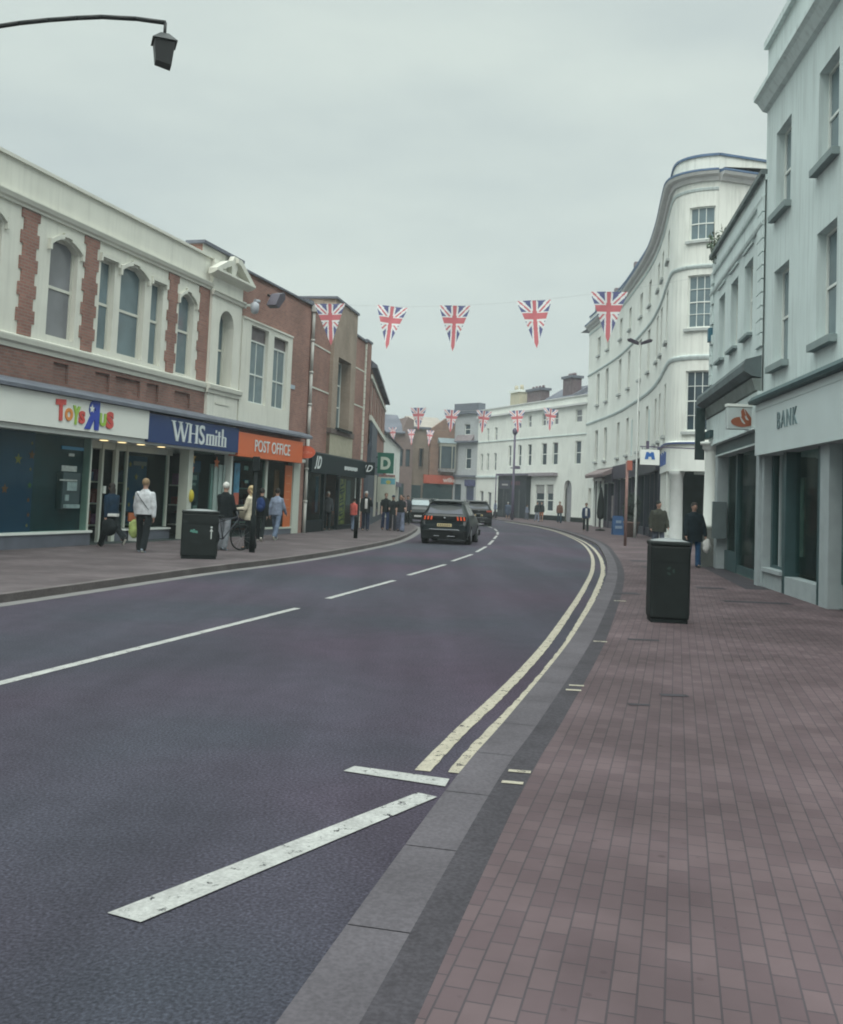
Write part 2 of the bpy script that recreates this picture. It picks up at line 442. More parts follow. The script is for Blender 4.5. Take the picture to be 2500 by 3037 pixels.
pavR = brick('block_paving_right', (.086, .062, .068), (.108, .079, .084), (.060, .050, .056), .15, .088, .004, True, R(90-14.5)*-1, .22, vs=.35)
pavL = brick('block_paving_left', (.090, .074, .078), (.106, .088, .093), (.072, .065, .067), .3, .15, .006, True, R(20), .15, vs=.5)
def spots(m, scale, thr, dk, stretch=None):
    n = m.node_tree.nodes; l = m.node_tree.links.new; b = n['Principled BSDF']; src = b.inputs['Base Color'].links[0].from_socket
    t = n.new('ShaderNodeTexCoord'); v = n.new('ShaderNodeTexVoronoi'); v.inputs['Scale'].default_value = scale; l(t.outputs['Object'], v.inputs['Vector'])
    r = n.new('ShaderNodeMapRange'); r.inputs['From Min'].default_value = thr; r.inputs['From Max'].default_value = thr*1.6; r.inputs['To Min'].default_value = dk; r.inputs['To Max'].default_value = 1
    l(v.outputs['Distance'], r.inputs['Value']); q = n.new('ShaderNodeVectorMath'); q.operation = 'SCALE'; l(src, q.inputs[0]); l(r.outputs[0], q.inputs['Scale']); l(q.outputs[0], b.inputs['Base Color'])
def blotch(m, scale, lo, hi, a0=.42, a1=.62, stretch=(1, 1, 1), rot=0, detail=6):
    n = m.node_tree.nodes; l = m.node_tree.links.new; b = n['Principled BSDF']; src = b.inputs['Base Color'].links[0].from_socket
    t = n.new('ShaderNodeTexCoord'); mp = n.new('ShaderNodeMapping'); mp.inputs['Scale'].default_value = stretch; mp.inputs['Rotation'].default_value = (0, 0, rot)
    v = n.new('ShaderNodeTexNoise'); v.inputs['Scale'].default_value = scale; v.inputs['Detail'].default_value = detail; l(t.outputs['Object'], mp.inputs['Vector']); l(mp.outputs[0], v.inputs['Vector'])
    r = n.new('ShaderNodeMapRange'); r.inputs['From Min'].default_value = a0; r.inputs['From Max'].default_value = a1; r.inputs['To Min'].default_value = lo; r.inputs['To Max'].default_value = hi
    l(v.outputs['Fac'], r.inputs['Value']); q = n.new('ShaderNodeVectorMath'); q.operation = 'SCALE'; l(src, q.inputs[0]); l(r.outputs[0], q.inputs['Scale']); l(q.outputs[0], b.inputs['Base Color'])
for m_ in (pavR, pavL): m_.node_tree.nodes['Principled BSDF'].inputs['Specular IOR Level'].default_value = .12
asphalt.node_tree.nodes['Principled BSDF'].inputs['Specular IOR Level'].default_value = .15
for m_ in (pavR, pavL): spots(m_, 1.7, .03, .72); spots(m_, 5.3, .05, .85); blotch(m_, .9, .82, 1.1)
blotch(asphalt, 1.0, .88, 1.08, stretch=(1.3, .12, 1), rot=R(14)); blotch(asphalt, 3.5, .93, 1.05, .35, .65); spots(asphalt, 3.1, .03, 1.35); blotch(asphalt, 70, .74, 1.3, .36, .64, detail=3)
granite = brick('granite_kerb', (.14, .136, .146), (.165, .16, .168), (.075, .075, .08), .9, .6, .012, True, R(-72), .12)
kerbdark = mat('kerb_side', (.10, .085, .085), .85, .35, 2, fine=.2)
channel = mat('concrete_channel', (.155, .148, .147), .85, .2, 1.5, fine=.12)
yellow = mat('yellow_line_paint', (.32, .29, .23), .75, .16, 5, fine=.12)
linewhite = mat('white_line_paint', (.31, .31, .30), .75, .2, 6, fine=.14)
def wear(m, amt):
    """paint worn through in small flecks: the road shows between them"""
    n = m.node_tree.nodes; l = m.node_tree.links.new; b = n['Principled BSDF']; t = n.new('ShaderNodeTexCoord')
    v = n.new('ShaderNodeTexNoise'); v.inputs['Scale'].default_value = 14; v.inputs['Detail'].default_value = 9; v.inputs['Roughness'].default_value = .75; l(t.outputs['Object'], v.inputs['Vector'])
    r = n.new('ShaderNodeMapRange'); r.inputs['From Min'].default_value = amt; r.inputs['From Max'].default_value = amt+.04; l(v.outputs['Fac'], r.inputs['Value'])
    tr = n.new('ShaderNodeBsdfTransparent'); mx_ = n.new('ShaderNodeMixShader'); l(r.outputs[0], mx_.inputs[0]); l(tr.outputs[0], mx_.inputs[1]); l(b.outputs[0], mx_.inputs[2]); l(mx_.outputs[0], n['Material Output'].inputs['Surface'])
wear(yellow, .39); wear(linewhite, .38)
darkstrip = mat('dark_kerb_strip', (.047, .043, .050), .9, .2, 3, spec=.15, fine=.2)
grd = mat('ground', (.14, .14, .135), .9, .2, .3)

def sheet(name, A, B, z, m, kind=True):
    mb = MB(); k = min(len(A), len(B))
    for i in range(k-1): mb.q([(A[i][0], A[i][1], z), (B[i][0], B[i][1], z), (B[i+1][0], B[i+1][1], z), (A[i+1][0], A[i+1][1], z)])
    o = mb.build(name, m)
    if kind: struct(o)
    return o
def resample(pts, n, smooth=True):
    S = cr_spline(pts, .5) if smooth else [Vector(p) for p in pts]
    c = [0]
    for a, b in zip(S, S[1:]): c.append(c[-1]+(b-a).length)
    o = []; j = 0
    for i in range(n):
        t = c[-1]*i/(n-1)
        while j < len(c)-2 and c[j+1] < t: j += 1
        f = (t-c[j])/max(1e-9, c[j+1]-c[j]); o.append(S[j].lerp(S[j+1], f))
    return o
def offs(P, d):
    """offset to the right of the travel direction"""
    o = []
    for i, p in enumerate(P):
        a = P[max(0, i-1)]; b = P[min(len(P)-1, i+1)]; t = (b-a).normalized(); o.append(Vector((p.x+t.y*d, p.y-t.x*d)))
    return o
KL = resample([(-12.2, -12), (-9.3, 0), (-6.95, 8.6), (-5.4, 14.9), (-4.3, 19.7), (-3.14, 23.9), (-2.18, 28.4), (-1.01, 35.7), (-.4, 42.6), (-.02, 52), (-.2, 58), (-.85, 64), (-1.25, 71), (-1.3, 82), (-2.4, 92), (-7, 98), (-20, 103), (-45, 108)], 300)
KR = resample([(-3.6, -12), (-1.05, 0), (.17, 5.4), (.7, 7.4), (1.54, 10.6), (2.2, 13.3), (3.65, 19.6), (4.85, 25.4), (6.15, 32.9), (7.55, 42.5), (8.35, 53), (8.7, 62), (8.55, 72), (7.7, 83), (6.6, 92), (4.5, 99), (-1, 104.5), (-20, 109), (-45, 114)], 300)
g_ = MB(); g_.q([(-900, -300, -.03), (900, -300, -.03), (900, 1500, -.03), (-900, 1500, -.03)]); struct(g_.build('ground', grd))
sheet('road', [p+Vector((-.02, 0)) for p in KL], [p+Vector((.02, 0)) for p in KR], 0, asphalt)
# left side
ZL, ZR = .12, .08
def kerb(name, K, side, z, wd, mtop, mside):
    """kerb stones: side face, top, laid along the road edge"""
    In = K; Out = offs(K, side*wd); mb = MB()
    for i in range(len(K)-1):
        a, b, c, d = In[i], In[i+1], Out[i+1], Out[i]
        mb.cur = 1; mb.q([(a.x, a.y, -.02), (b.x, b.y, -.02), (b.x, b.y, z), (a.x, a.y, z)])
        mb.cur = 0; mb.q([(a.x, a.y, z), (b.x, b.y, z), (c.x, c.y, z), (d.x, d.y, z)])
    return struct(mb.build(name, [mtop, mside])), Out
_, KLo = kerb('kerb_left', KL, -1, ZL, .14, kerbdark, kerbdark)
ch = sheet('gutter_channel', KL, offs(KL, .26), .004, channel)
sheet('pavement_left', [Vector((p.x-60, p.y)) for p in KLo], KLo, ZL, pavL)
kstone = mat('granite_slab', (.086, .078, .088), .9, .25, 1.3, spec=.15, fine=.14)
_, KRo = kerb('kerb_right', KR, 1, ZR-.004, .24, darkstrip, kerbdark)
mb = MB(); Kf = resample([(p.x, p.y) for p in KR], 2400, False); Ko = offs(Kf, .24); i = 0     # granite slabs with narrow joints
while i < len(Kf)-20:
    stp = int(.9/((Kf[i+1]-Kf[i]).length)); stp = max(4, min(stp, 30)); e = min(i+stp, len(Kf)-1); c0 = Kf[i].lerp(Kf[i+1], .12); d0 = Ko[i].lerp(Ko[i+1], .12)
    prev = (c0, d0)
    for j in range(i+1, e+1):
        cc_, dd_ = Kf[j], Ko[j]
        mb.q([(prev[0].x, prev[0].y, ZR), (cc_.x, cc_.y, ZR), (dd_.x, dd_.y, ZR), (prev[1].x, prev[1].y, ZR)]); prev = (cc_, dd_)
    i = e
struct(mb.build('kerb_slabs', kstone))
KRs = offs(KR, .40)
sheet('kerb_strip', KRo, KRs, ZR, darkstrip)
sheet('pavement_right', KRs, [Vector((p.x+70, p.y)) for p in KRs], ZR, pavR)
# painted lines
def ribbon(mb, pts, wd, z, smooth=True, jit=0):
    P = resample(pts, max(2, int(sum((Vector(a)-Vector(b)).length for a, b in zip(pts, pts[1:]))/(.12 if jit else .5))), smooth)
    A = offs(P, -wd/2); B = offs(P, wd/2)
    if jit:
        B = [b+(b-a)*random.uniform(-jit, jit) for a, b in zip(A, B)]; A = [a+(a-b)*random.uniform(-jit, jit)*.3 for a, b in zip(A, B)]
    for i in range(len(P)-1): mb.q([(A[i].x, A[i].y, z), (B[i].x, B[i].y, z), (B[i+1].x, B[i+1].y, z), (A[i+1].x, A[i+1].y, z)])
mb = MB()
ribbon(mb, [(.09, 6.22), (.34, 7.2), (.84, 9.0), (1.42, 11.27), (2.05, 14.0), (3.32, 19.8), (4.65, 26.4), (6.0, 34.5), (7.2, 44), (7.95, 54), (8.25, 62), (8.1, 72), (7.2, 83)], .10, .005, jit=.06)
ribbon(mb, [(.29, 6.2), (.56, 7.2), (1.02, 8.8), (1.62, 11.1), (2.2, 13.55), (3.5, 19.4), (4.83, 25.9), (6.17, 34), (7.38, 43.6), (8.14, 53.8), (8.45, 62), (8.3, 72), (7.4, 83)], .105, .005, jit=.22)
struct(mb.build('double_yellow_lines', yellow))
mb = MB()
for a, b in [((-4.4, 4.7), (-1.7, 14.6)), ((-1.4, 16.1), (-.43, 20.1)), ((-.16, 21.6), (.74, 25.6)), ((.97, 27.1), (1.71, 30.9)), ((1.93, 32.4), (2.52, 36.5)), ((2.74, 38.2), (3.22, 42.5)), ((3.4, 44.3), (3.85, 48.5)), ((4.0, 50), (4.35, 54.3)), ((4.45, 56), (4.62, 60.2)), ((4.63, 62), (4.6, 66)), ((4.55, 68), (4.4, 72)), ((4.3, 74), (3.9, 78)), ((3.7, 80), (3.2, 84))]:
    ribbon(mb, [a, b], .11, .005, False, jit=.05)
struct(mb.build('centre_line', linewhite))
mb = MB()
mb.q([(-.39, 6.14, .0065), (.22, 5.9, .0065), (.25, 6.06, .0065), (-.33, 6.26, .0065)])
mb.q([(-1.15, 4.0, .0065), (-1.0, 3.93, .0065), (.17, 5.69, .0065), (.06, 5.76, .0065)])
mb.q([(-1.15, 3.98, .010), (-1.55, 5.6, .010), (-1.65, 5.55, .010), (-1.27, 3.9, .010)]) if False else None
struct(mb.build('crossing_markings', linewhite))
mb = MB()
for pts in [[(.6, 6.03), (.73, 6.01), (.72, 5.96), (.59, 5.98)], [(.54, 5.79), (.66, 5.77), (.65, 5.72), (.53, 5.74)], [(1.39, 8.90), (1.52, 8.89), (1.51, 8.83), (1.38, 8.84)], [(1.33, 8.68), (1.46, 8.67), (1.45, 8.61), (1.32, 8.62)], [(2.11, 11.8), (2.27, 11.79), (2.26, 11.72), (2.1, 11.73)], [(3.35, 16.9), (3.55, 16.89), (3.54, 16.8), (3.34, 16.81)]]:
    mb.q([(x, y, ZR+.005) for x, y in pts])
struct(mb.build('kerb_markings', yellow))
mb = MB()
for x0, x1, y0, y1 in [(5.4, 6.6, 17.45, 17.75), (2.57, 2.95, 12.0, 12.14), (3.65, 4.1, 18.2, 18.6), (5.72, 6.3, 20.2, 20.6), (2.12, 2.36, 8.55, 8.65), (1.75, 1.93, 8.1, 8.17), (6.0, 6.7, 26.2, 26.9), (6.3, 6.9, 29.2, 29.9)]:
    mb.q([(x0, y0, ZR+.004), (x1, y0, ZR+.004), (x1, y1, ZR+.004), (x0, y1, ZR+.004)])
struct(mb.build('drain_covers', darkstrip))
mb = MB()
mb.q([(8.02, 28.4, ZR+.004), (6.74, 20.47, ZR+.004), (7.3, 20.6, ZR+.004), (8.6, 28.5, ZR+.004)])
struct(mb.build('dark_paving_band', darkstrip))
# ------------------------------------------------------------------ left side: cream building with quoins, brick building, black-fronted shop
FA = Fac([(-8.88-.2759*12, 24.3-.9612*12), (-8.88+.2759*18, 24.3+.9612*18)])   # u is shifted by 12 m
O = 12.0
def ub(*h): return [(a+O, b+O, c, d, *e) for a, b, c, d, *e in h]
class FacO:
    """same facade with u measured from the photograph's left edge"""
    def __init__(s, f, o): s.f = f; s.o = o; s.ang = f.ang; s.curved = f.curved
    def m(s, u, z, n=0): return s.f.m(u+s.o, z, n)
A = FacO(FA, O)
# cream building -----------------------------------------------------
bA = fthing('cream_shop_building', 'cream rendered building with red brick quoin strips and arched sash windows above the toy shop', 'building', A)
wins = [(-.72, .38, 5.2, 7.62, 1), (1.34, 2.0, 5.2, 7.58, 0), (2.28, 3.5, 5.2, 7.68, 1), (3.83, 4.47, 5.15, 7.52, 0), (5.37, 6.28, 5.1, 7.55, 1),
        (-4.6, -3.95, 5.2, 7.58, 0), (-3.66, -2.44, 5.2, 7.68, 1), (-6.9, -6.0, 5.2, 7.55, 1), (-5.3, -4.65+.0, 5.2, 7.55, 0)][:8]
mb = MB(A)
mb.wall(-9, 7.2, 4.72, 9.0, [(a, b, c, d) for a, b, c, d, e in wins], .2)
for a, b, c, d, e in wins:
    if e: mb.arch(a, b, d-.24, d, .2)
mb.b(-9, 7.2, 4.72, 8.7, -8, -.26)
mb.build('wall', cream, bA)
mb = MB(A)   # parapet cap, cornices, string course
mb.prof(-9, 7.2, [(0, 8.98), (.07, 8.98), (.07, 9.06), (-.3, 9.06), (-.3, 8.98)])
mb.prof(-9, 7.2, [(.0, 7.98), (.06, 7.98), (.07, 8.03), (.12, 8.07), (.16, 8.16), (.16, 8.19), (0, 8.22)])
mb.prof(-9, 7.2, [(0, 4.72), (.05, 4.72), (.06, 4.82), (.12, 4.86), (.14, 4.96), (.14, 5.0), (0, 5.05)])
mb.build('cornice', creamtrim, bA)
mb = MB(A)
for a, b, c, d, e in wins:    # hood moulds and sills
    k = 8
    if e:
        for i in range(k):
            t0, t1 = i/k, (i+1)/k; z = lambda t: d-.24+.24*(1-(2*t-1)**2)
            u0, u1 = a-.06+(b-a+.12)*t0, a-.06+(b-a+.12)*t1; z0, z1 = z(t0), z(t1)
            if i == k//2-1 or i == k//2: z0 += .05; z1 += .05
            mb.poly([(u0, z0+.02), (u1, z1+.02), (u1, z1+.13), (u0, z0+.13)], 0.001, .09)
        mb.b(a-.13, a-.06, d-.36, d-.1, .001, .1); mb.b(b+.06, b+.13, d-.36, d-.1, .001, .1)
    else:
        mb.b(a-.08, b+.08, d+.02, d+.12, .001, .09); mb.b(a-.1, a-.03, d-.1, d+.02, .001, .09); mb.b(b+.03, b+.1, d-.1, d+.02, .001, .09)
mb.build('hood_mould', creamtrim, bA)
for a, b, c, d, e in wins:
    window(A, bA, a+.005, b-.005, c, d-.002, .19, creamtrim, wglass2 if a < 1 and a > -1 else wglass, fr=.05, nh=[(6.42, .07)], name='sash_window')
for u0, u1 in [(.66, 1.12), (4.78, 5.2), (6.62, 7.19), (-1.75, -1.28), (-5.6, -5.1)]:
    mb = MB(A); z = 5.06; i = 0
    while z < 7.95:
        z2 = min(7.97, z+.3); e = .09 if i % 2 else 0
        mb.b(u0-e, u1+(e if u1 < 7 else 0), z, z2, .001, .03); z = z2; i += 1
    mb.build('quoin_strip', redbrick, bA)
mb = MB(A)
pan = [(-.37, .23, 4.12, 4.6), (1.36, 2.0, 4.12, 4.6), (2.29, 3.5, 4.12, 4.6), (3.83, 4.47, 4.12, 4.6), (5.38, 6.3, 4.12, 4.56)]
mb.wall(-9, 7.2, 3.7, 4.72, pan, .06, front=.02); mb.b(-9, 7.2, 3.7, 4.7, -.4, -.05)
mb.build('brick_band', dbrick, bA)
# pilaster bay with pediment
mb = MB(A)
mb.wall(7.2, 9.3, 3.7, 9.0, [(7.74, 8.76, 5.04, 7.5)], .3, front=.12)
mb.arch(7.74, 8.76, 6.99, 7.5, .3, front=.12, rnd=True, k=14)
mb.b(7.2, 9.3, 3.7, 9.0, -.7, -.31); mb.b(7.2, 7.21, 3.7, 9.0, -.3, .12); mb.b(9.29, 9.3, 3.7, 9.0, -.3, .12)
mb.build('pilaster_bay', cream, bA)
window(A, bA, 7.75, 8.75, 5.05, 7.49, .28, creamtrim, wglass, fr=.06, nh=[(6.25, .06)], name='arched_window')
mb = MB(A)
mb.b(7.72, 8.7, 4.41, 4.46, .121, .14)
mb.prof(7.1, 9.4, [(.12, 4.72), (.17, 4.72), (.18, 4.82), (.24, 4.86), (.26, 4.98), (.12, 5.03)])
mb.prof(7.12, 9.38, [(.12, 7.84), (.18, 7.84), (.2, 7.92), (.25, 7.96), (.12, 8.02)])
mb.build('moulding', creamtrim, bA)
mb = MB(A)    # broken pediment: base, raking sides
mb.prof(6.85, 9.62, [(.12, 8.42), (.3, 8.47), (.42, 8.55), (.42, 8.62), (.12, 8.62)])
mb.poly([(6.85, 8.62), (7.2, 8.62), (7.95, 8.95), (7.95, 9.1), (7.6, 9.0)], .13, .4)
mb.poly([(9.62, 8.62), (8.55, 9.24), (8.3, 9.24), (8.3, 9.1), (8.5, 9.05), (9.25, 8.62)], .13, .4)
mb.poly([(8.08, 8.63), (8.3, 8.63), (8.45, 8.9), (8.45, 9.3), (8.2, 9.3), (8.02, 9.0)], .13, .3)
mb.build('pediment', creamtrim, bA)
mb = MB(A)
mb.b(6.6, 9.25, 9.0, 9.32, -.45, .02); mb.build('parapet_block', cream, bA)
mb = MB(A); mb.b(6.5, 9.3, 9.32, 9.42, -.55, .12); mb.build('coping', lead, bA)
mb = MB(A); mb.b(6.59, 6.6, 9.0, 9.32, -.44, .0); mb.build('parapet_side', redbrick, bA)
# ground floor: recessed shopfront
mb = MB(A)
mb.b(-9, 9.3, .05, 3.0, -4.5, -4.4); mb.b(-9, -8.9, .05, 3.0, -4.4, 0); mb.b(9.3, 9.4, .05, 2.85, -4.4, .05)
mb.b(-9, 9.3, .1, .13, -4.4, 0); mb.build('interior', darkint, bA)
mb = MB(A); mb.b(-9, 15.0, 2.86, 2.98, -4.4, .3); soff = mb.build('soffit', whitep, bA)
lampm = mat('downlight', (.8, .7, .4), .5, 0, emit=((1, .78, .38), 2.2))
for u in (2.1, 2.95, 3.9, 5.0):
    mb = MB(); p = A.m(u, 2.85, -.1); mb.cyl(p, p+Vector((0, 0, .02)), .11, k=14); mb.build('downlight', lampm, bA)
# riser, frames, windows
mb = MB(A)
mb.b(-9, 1.55, .1, .44, -.3, .02); mb.build('stall_riser', lead, bA)
mb = MB(A); mb.b(-9, 1.6, .44, .50, -.32, .05); mb.build('window_sill', whitep, bA)
postm = mat('shopfront_frame', (.50, .53, .47), .5, .05)
mb = MB(A); mb.b(-9, 1.5, .5, 2.86, -.06, -.03); g1 = mb.build('display_window', sglass, bA)
mb = MB(A); mb.b(-9, -.62, .5, 2.86, -.2, -.16); mb.build('window_vinyl', tblue, bA)
mb = MB(A); mb.b(-.6, 1.45, .5, 2.86, -.3, -.24); mb.build('window_backing', mat('dark_teal', (.014, .055, .075), .5, .3, 2), bA)
# cash machine in the window
mb = MB(A); mb.b(.35, 1.05, 1.05, 1.95, -.2, -.02); atm = mb.build('cash_machine', mat('machine_grey', (.03, .055, .06), .4, .1), bA)
mb = MB(A); mb.b(.5, .9, 1.5, 1.72, -.01, .0); mb.b(.42, .98, 1.07, 1.16, -.02, .06); mb.b(.45, .6, 1.25, 1.4, -.015, .0); mb.build('screen', mat('machine_pale', (.22, .30, .30), .3, .3, 8), atm)
mb = MB(A); mb.b(.25, .85, 1.98, 2.12, -.02, .0); mb.b(.2, .9, 1.74-.0, 1.78, -.02, .0); mb.b(.5, .72, 2.36, 2.43, -.02, 0); mb.build('machine_sign', mat('pale_print', (.32, .36, .34), .5, .3, 10), atm)
mb = MB(A); mb.b(.2, 1.1, 2.52, 2.6, -.02, 0); mb.build('blue_strip', mat('cyan_strip', (.02, .16, .28), .4), atm)
stars = mat('star_yellow', (.45, .28, .05), .5, .1); starr = mat('star_orange', (.42, .12, .04), .5, .1); stgr = mat('star_green', (.13, .25, .05), .5, .1)
def star(mb, u, z, r, n0, n1):
    mb.poly([(u+(r if i % 2 == 0 else r*.45)*math.sin(PI*i/5)*-1, z+(r if i % 2 == 0 else r*.45)*math.cos(PI*i/5)) for i in range(10)], n0, n1)
for i, (u, z, r, m_) in enumerate([(-.74, 2.6, .05, stars), (-.72, 2.32, .12, starr), (-.74, 1.98, .05, stars), (-.73, 1.6, .09, stgr), (-.75, 1.25, .06, starr), (-.72, .9, .06, starr), (-.75, .65, .05, stars), (-1.2, 2.2, .14, stars), (-1.6, 1.5, .12, starr)]):
    mb = MB(A); star(mb, u, z, r, -.155, -.15); mb.build('star_sticker', m_, g1)
# recessed entrance 1.5 .. 6.45
mb = MB(A)
for u, wd, z0 in [(1.62, .07, .12), (2.75, .08, .12), (3.42, .16, .12), (3.95, .05, .5), (6.2, .06, .5)]:
    mb.b(u-wd/2, u+wd/2, z0, 2.86, -.62, -.52)
mb.b(1.5, 6.45, 2.66, 2.86, -.62, -.55); mb.b(1.44, 1.5, .1, 2.86, -.6, -.02)
mb.build('door_frame', postm, bA)
mb = MB(A)
mb.b(1.66, 1.8, 1.45, 1.65, -.52, -.49); mb.b(2.8, 2.92, 1.45, 1.65, -.52, -.49); mb.build('door_sticker', whitep, bA)
mb = MB(A); mb.b(3.5, 6.4, .5, 2.66, -.6, -.58); mb.build('shop_window', sglass, bA)
mb = MB(A); mb.b(3.5, 6.42, .1, .42, -.9, -.5); mb.build('stall_riser', lead, bA)
mb = MB(A); mb.b(3.48, 6.42, .42, .47, -.9, -.46); mb.build('window_sill', whitep, bA)
mb = MB(A); mb.b(4.05, 5.15, .95, 2.55, -.66, -.63); pst = mb.build('window_poster', tblue, bA)
for i, (u, z, r) in enumerate([(4.25, 2.3, .09), (4.9, 2.25, .07), (4.6, 1.95, .1), (4.2, 1.6, .06), (4.95, 1.55, .08), (4.55, 1.35, .07), (4.85, 1.1, .06), (4.3, 1.15, .07)]):
    mb = MB(A); star(mb, u, z, r, -.63, -.62); mb.build('star_print', stars, pst)
mb = MB(A); mb.b(4.3, 5.0, 2.28, 2.4, -.56, -.55); mb.build('window_lettering', mat('faint_print', (.07, .09, .08), .6), bA)
mb = MB(A); mb.b(4.2, 5.3, .68, .92, -.57, -.54); mb.build('orange_banner', mat('orange_print', (.42, .12, .04), .6, .2), bA)
mb = MB(A); mb.b(4.1, 4.6, .1, .66, -.46, -.2); mb.build('white_bin_stand', whitep, bA)
mb = MB(A); mb.b(6.45, 6.72, .1, 2.86, -.3, .02); mb.build('pier', postm, bA)
mb = MB(A)
mb.b(6.72, 9.3, .1, .42, -.3, .02); mb.build('stall_riser', lead, bA)
mb = MB(A); mb.b(6.72, 9.32, .42, .47, -.3, .05); mb.build('window_sill', whitep, bA)
mb = MB(A); mb.b(6.72, 8.2, .47, 2.86, -.08, -.05); mb.build('display_window', sglass, bA)
mb = MB(A); mb.b(6.8, 7.35, .7, 2.2, -.12, -.1); wp = mb.build('window_poster', mat('dark_poster', (.03, .05, .07), .5, .7, 5), bA)
mb = MB(A); mb.b(6.78, 7.4, 2.2, 2.55, -.1, -.09); mb.build('blue_panel', tblue, wp)
mb = MB(A); mb.b(6.9, 7.2, 1.95, 2.1, -.1, -.09); mb.b(6.9, 7.15, 1.78, 1.86, -.1, -.09); mb.b(7.05, 7.3, .9, 1.15, -.1, -.09); mb.build('print', mat('pale_print2', (.38, .40, .38), .6), wp)
for u, z, r, m_ in [(6.78, 2.62, .2, stars), (8.35, 2.55, .2, starr), (6.78, 2.3, .14, starr)]:
    mb = MB(A); star(mb, u, z, r, -.04, -.03); mb.build('star_sticker', m_, bA)
mb = MB(); p = A.m(6.66, 1.45, .03); mb.ell(p, (.10, .10, .2), 12, 8); mb.build('yellow_disc', mat('yellow_disc', (.50, .42, .04), .5), bA)
mb = MB(A)
for i in range(6): mb.b(8.22+i*.16, 8.34+i*.16, .12, 2.5, -.2, -.14+.03*(i % 2))
mb.build('vertical_blind', mat('blind', (.30, .38, .36), .7, .1), bA)
mb = MB(A); mb.b(9.2, 9.32, .1, 2.86, -.2, .06); mb.build('pier', whitep, bA)
mb = MB(A)
mb.prof(-9, 15.12, [(0, 3.8), (.5, 3.78), (.5, 3.86), (.45, 3.93), (.05, 4.04), (0, 4.04)]); mb.build('canopy', lead, bA)
# goods on display behind the glass
rs = random.Random(5); cols = [(.20, .04, .03), (.25, .19, .04), (.03, .10, .22), (.22, .22, .20), (.05, .15, .08), (.16, .06, .14), (.03, .05, .06)]
for k, (u0, u1, n_) in enumerate(((-.5, .25, -.7), (3.6, 4.0, -1.5), (5.3, 6.1, -1.5), (7.45, 8.15, -.9), (10.2, 11.8, -1.6), (12.4, 13.0, -1.1))):
    for row in range(3):
        u = u0
        while u < u1:
            w2 = rs.uniform(.1, .26); h2 = rs.uniform(.15, .4); zb = .55+row*.62
            mb = MB(A); mb.b(u, u+w2, zb, zb+h2, n_-.2, n_); mb.build('display_item', mat('goods_%d' % rs.randrange(7), cols[rs.randrange(7)], .7, .4, 5), bA if u < 9.3 else bB_ if False else bA)
            u += w2+rs.uniform(.02, .12)
        mb = MB(A); mb.b(u0-.05, u1+.2, .50+row*.62, .54+row*.62, n_-.25, n_+.02); mb.build('display_shelf', MATS['shopfront_frame'], bA)
# fascias: each shop's fascia is a sign fixed to the building
def fascia(u0, u1, z0, z1, n, m_, nm, label, cat='sign'):
    t = fthing(nm, label, cat, A, 'shop fascia signs', u=u0)
    mb = MB(A); mb.b(u0, u1, z0, z1, n-.35, n); mb.build('board', m_, t)
    return t
fT = fascia(-9, 3.43, 2.99, 3.77, .4, mat('fascia_white', (.74, .75, .70), .4, .03, 1), 'fascia_sign', 'white fascia sign with multicoloured bubble letters above the toy shop entrance')
# hand-shaped letters
red_ = mat('letter_red', (.55, .07, .06), .4, 0); or_ = mat('letter_orange', (.66, .24, .05), .4, 0); gr_ = mat('letter_green', (.30, .48, .07), .4, 0); bl_ = mat('letter_blue', (.02, .05, .36), .4, 0)
for ch, u0, u1, z0, z1, m_, tl, fl in [('T', -.70, -.32, 3.17, 3.68, red_, .06, 0), ('O', -.34, -.04, 3.19, 3.50, or_, 0, 0), ('Y', -.05, .25, 3.12, 3.58, gr_, -.05, 0), ('S', .21, .46, 3.16, 3.48, red_, 0, 0), ('R', .46, 1.06, 3.05, 3.80, bl_, .0, 1), ('U', 1.08, 1.37, 3.17, 3.50, gr_, 0, 0), ('S', 1.37, 1.70, 3.13, 3.57, red_, .04, 0)]:
    mb = MB(A); put_text(mb, ch, u0, u1, z0, z1, .425, bold=.06, tilt=tl, thick=.02, flip=bool(fl)); mb.build('letter', m_, fT)
mb = MB(A); star(mb, .72, 3.57, .115, .426, .431); mb.build('star_emblem', MATS['fascia_white'], fT)
fW = fascia(3.43, 8.96, 2.92, 3.72, .4, mat('fascia_blue', (.010, .035, .135), .4, .05, 1), 'fascia_sign', 'deep blue fascia sign with tall white serif lettering')
SL = MB(A)   # serif letters: stems, hairlines, serifs
def stem(u, w0, z0=3.06, z1=3.58, ser=True):
    SL.b(u, u+w0, z0, z1, .4, .424)
    if ser:
        for z in (z0, z1-.022): SL.b(u-.045, u+w0+.045, z, z+.022, .4, .422)
def bar(u0, z0, u1, z1, w0): SL.poly([(u0, z0), (u0+w0, z0), (u1+w0, z1), (u1, z1)] if z1 > z0 else [(u1, z1), (u1+w0, z1), (u0+w0, z0), (u0, z0)], .4, .424)
T0, B0 = 3.60, 3.04
bar(4.66, T0, 4.92, B0, .13); bar(4.98, B0, 5.12, T0, .05); bar(5.06, T0, 5.30, B0, .13); bar(5.36, B0, 5.52, T0, .05)
for u in (4.60, 4.99, 5.42): SL.b(u, u+.27, T0-.001, T0+.022, .4, .422)
stem(5.66, .12, B0, T0); stem(6.06, .12, B0, T0); SL.b(5.78, 6.06, 3.31, 3.34, .4, .42)
put_text(SL, 'S', 6.27, 6.62, B0-.01, T0+.02, .424, bold=.012, thick=.024)
lo = 3.37
stem(6.74, .09, B0, lo, 0); stem(6.94, .09, B0, lo, 0); stem(7.14, .09, B0, lo, 0); SL.b(6.74, 7.22, lo-.03, lo+.01, .4, .421)
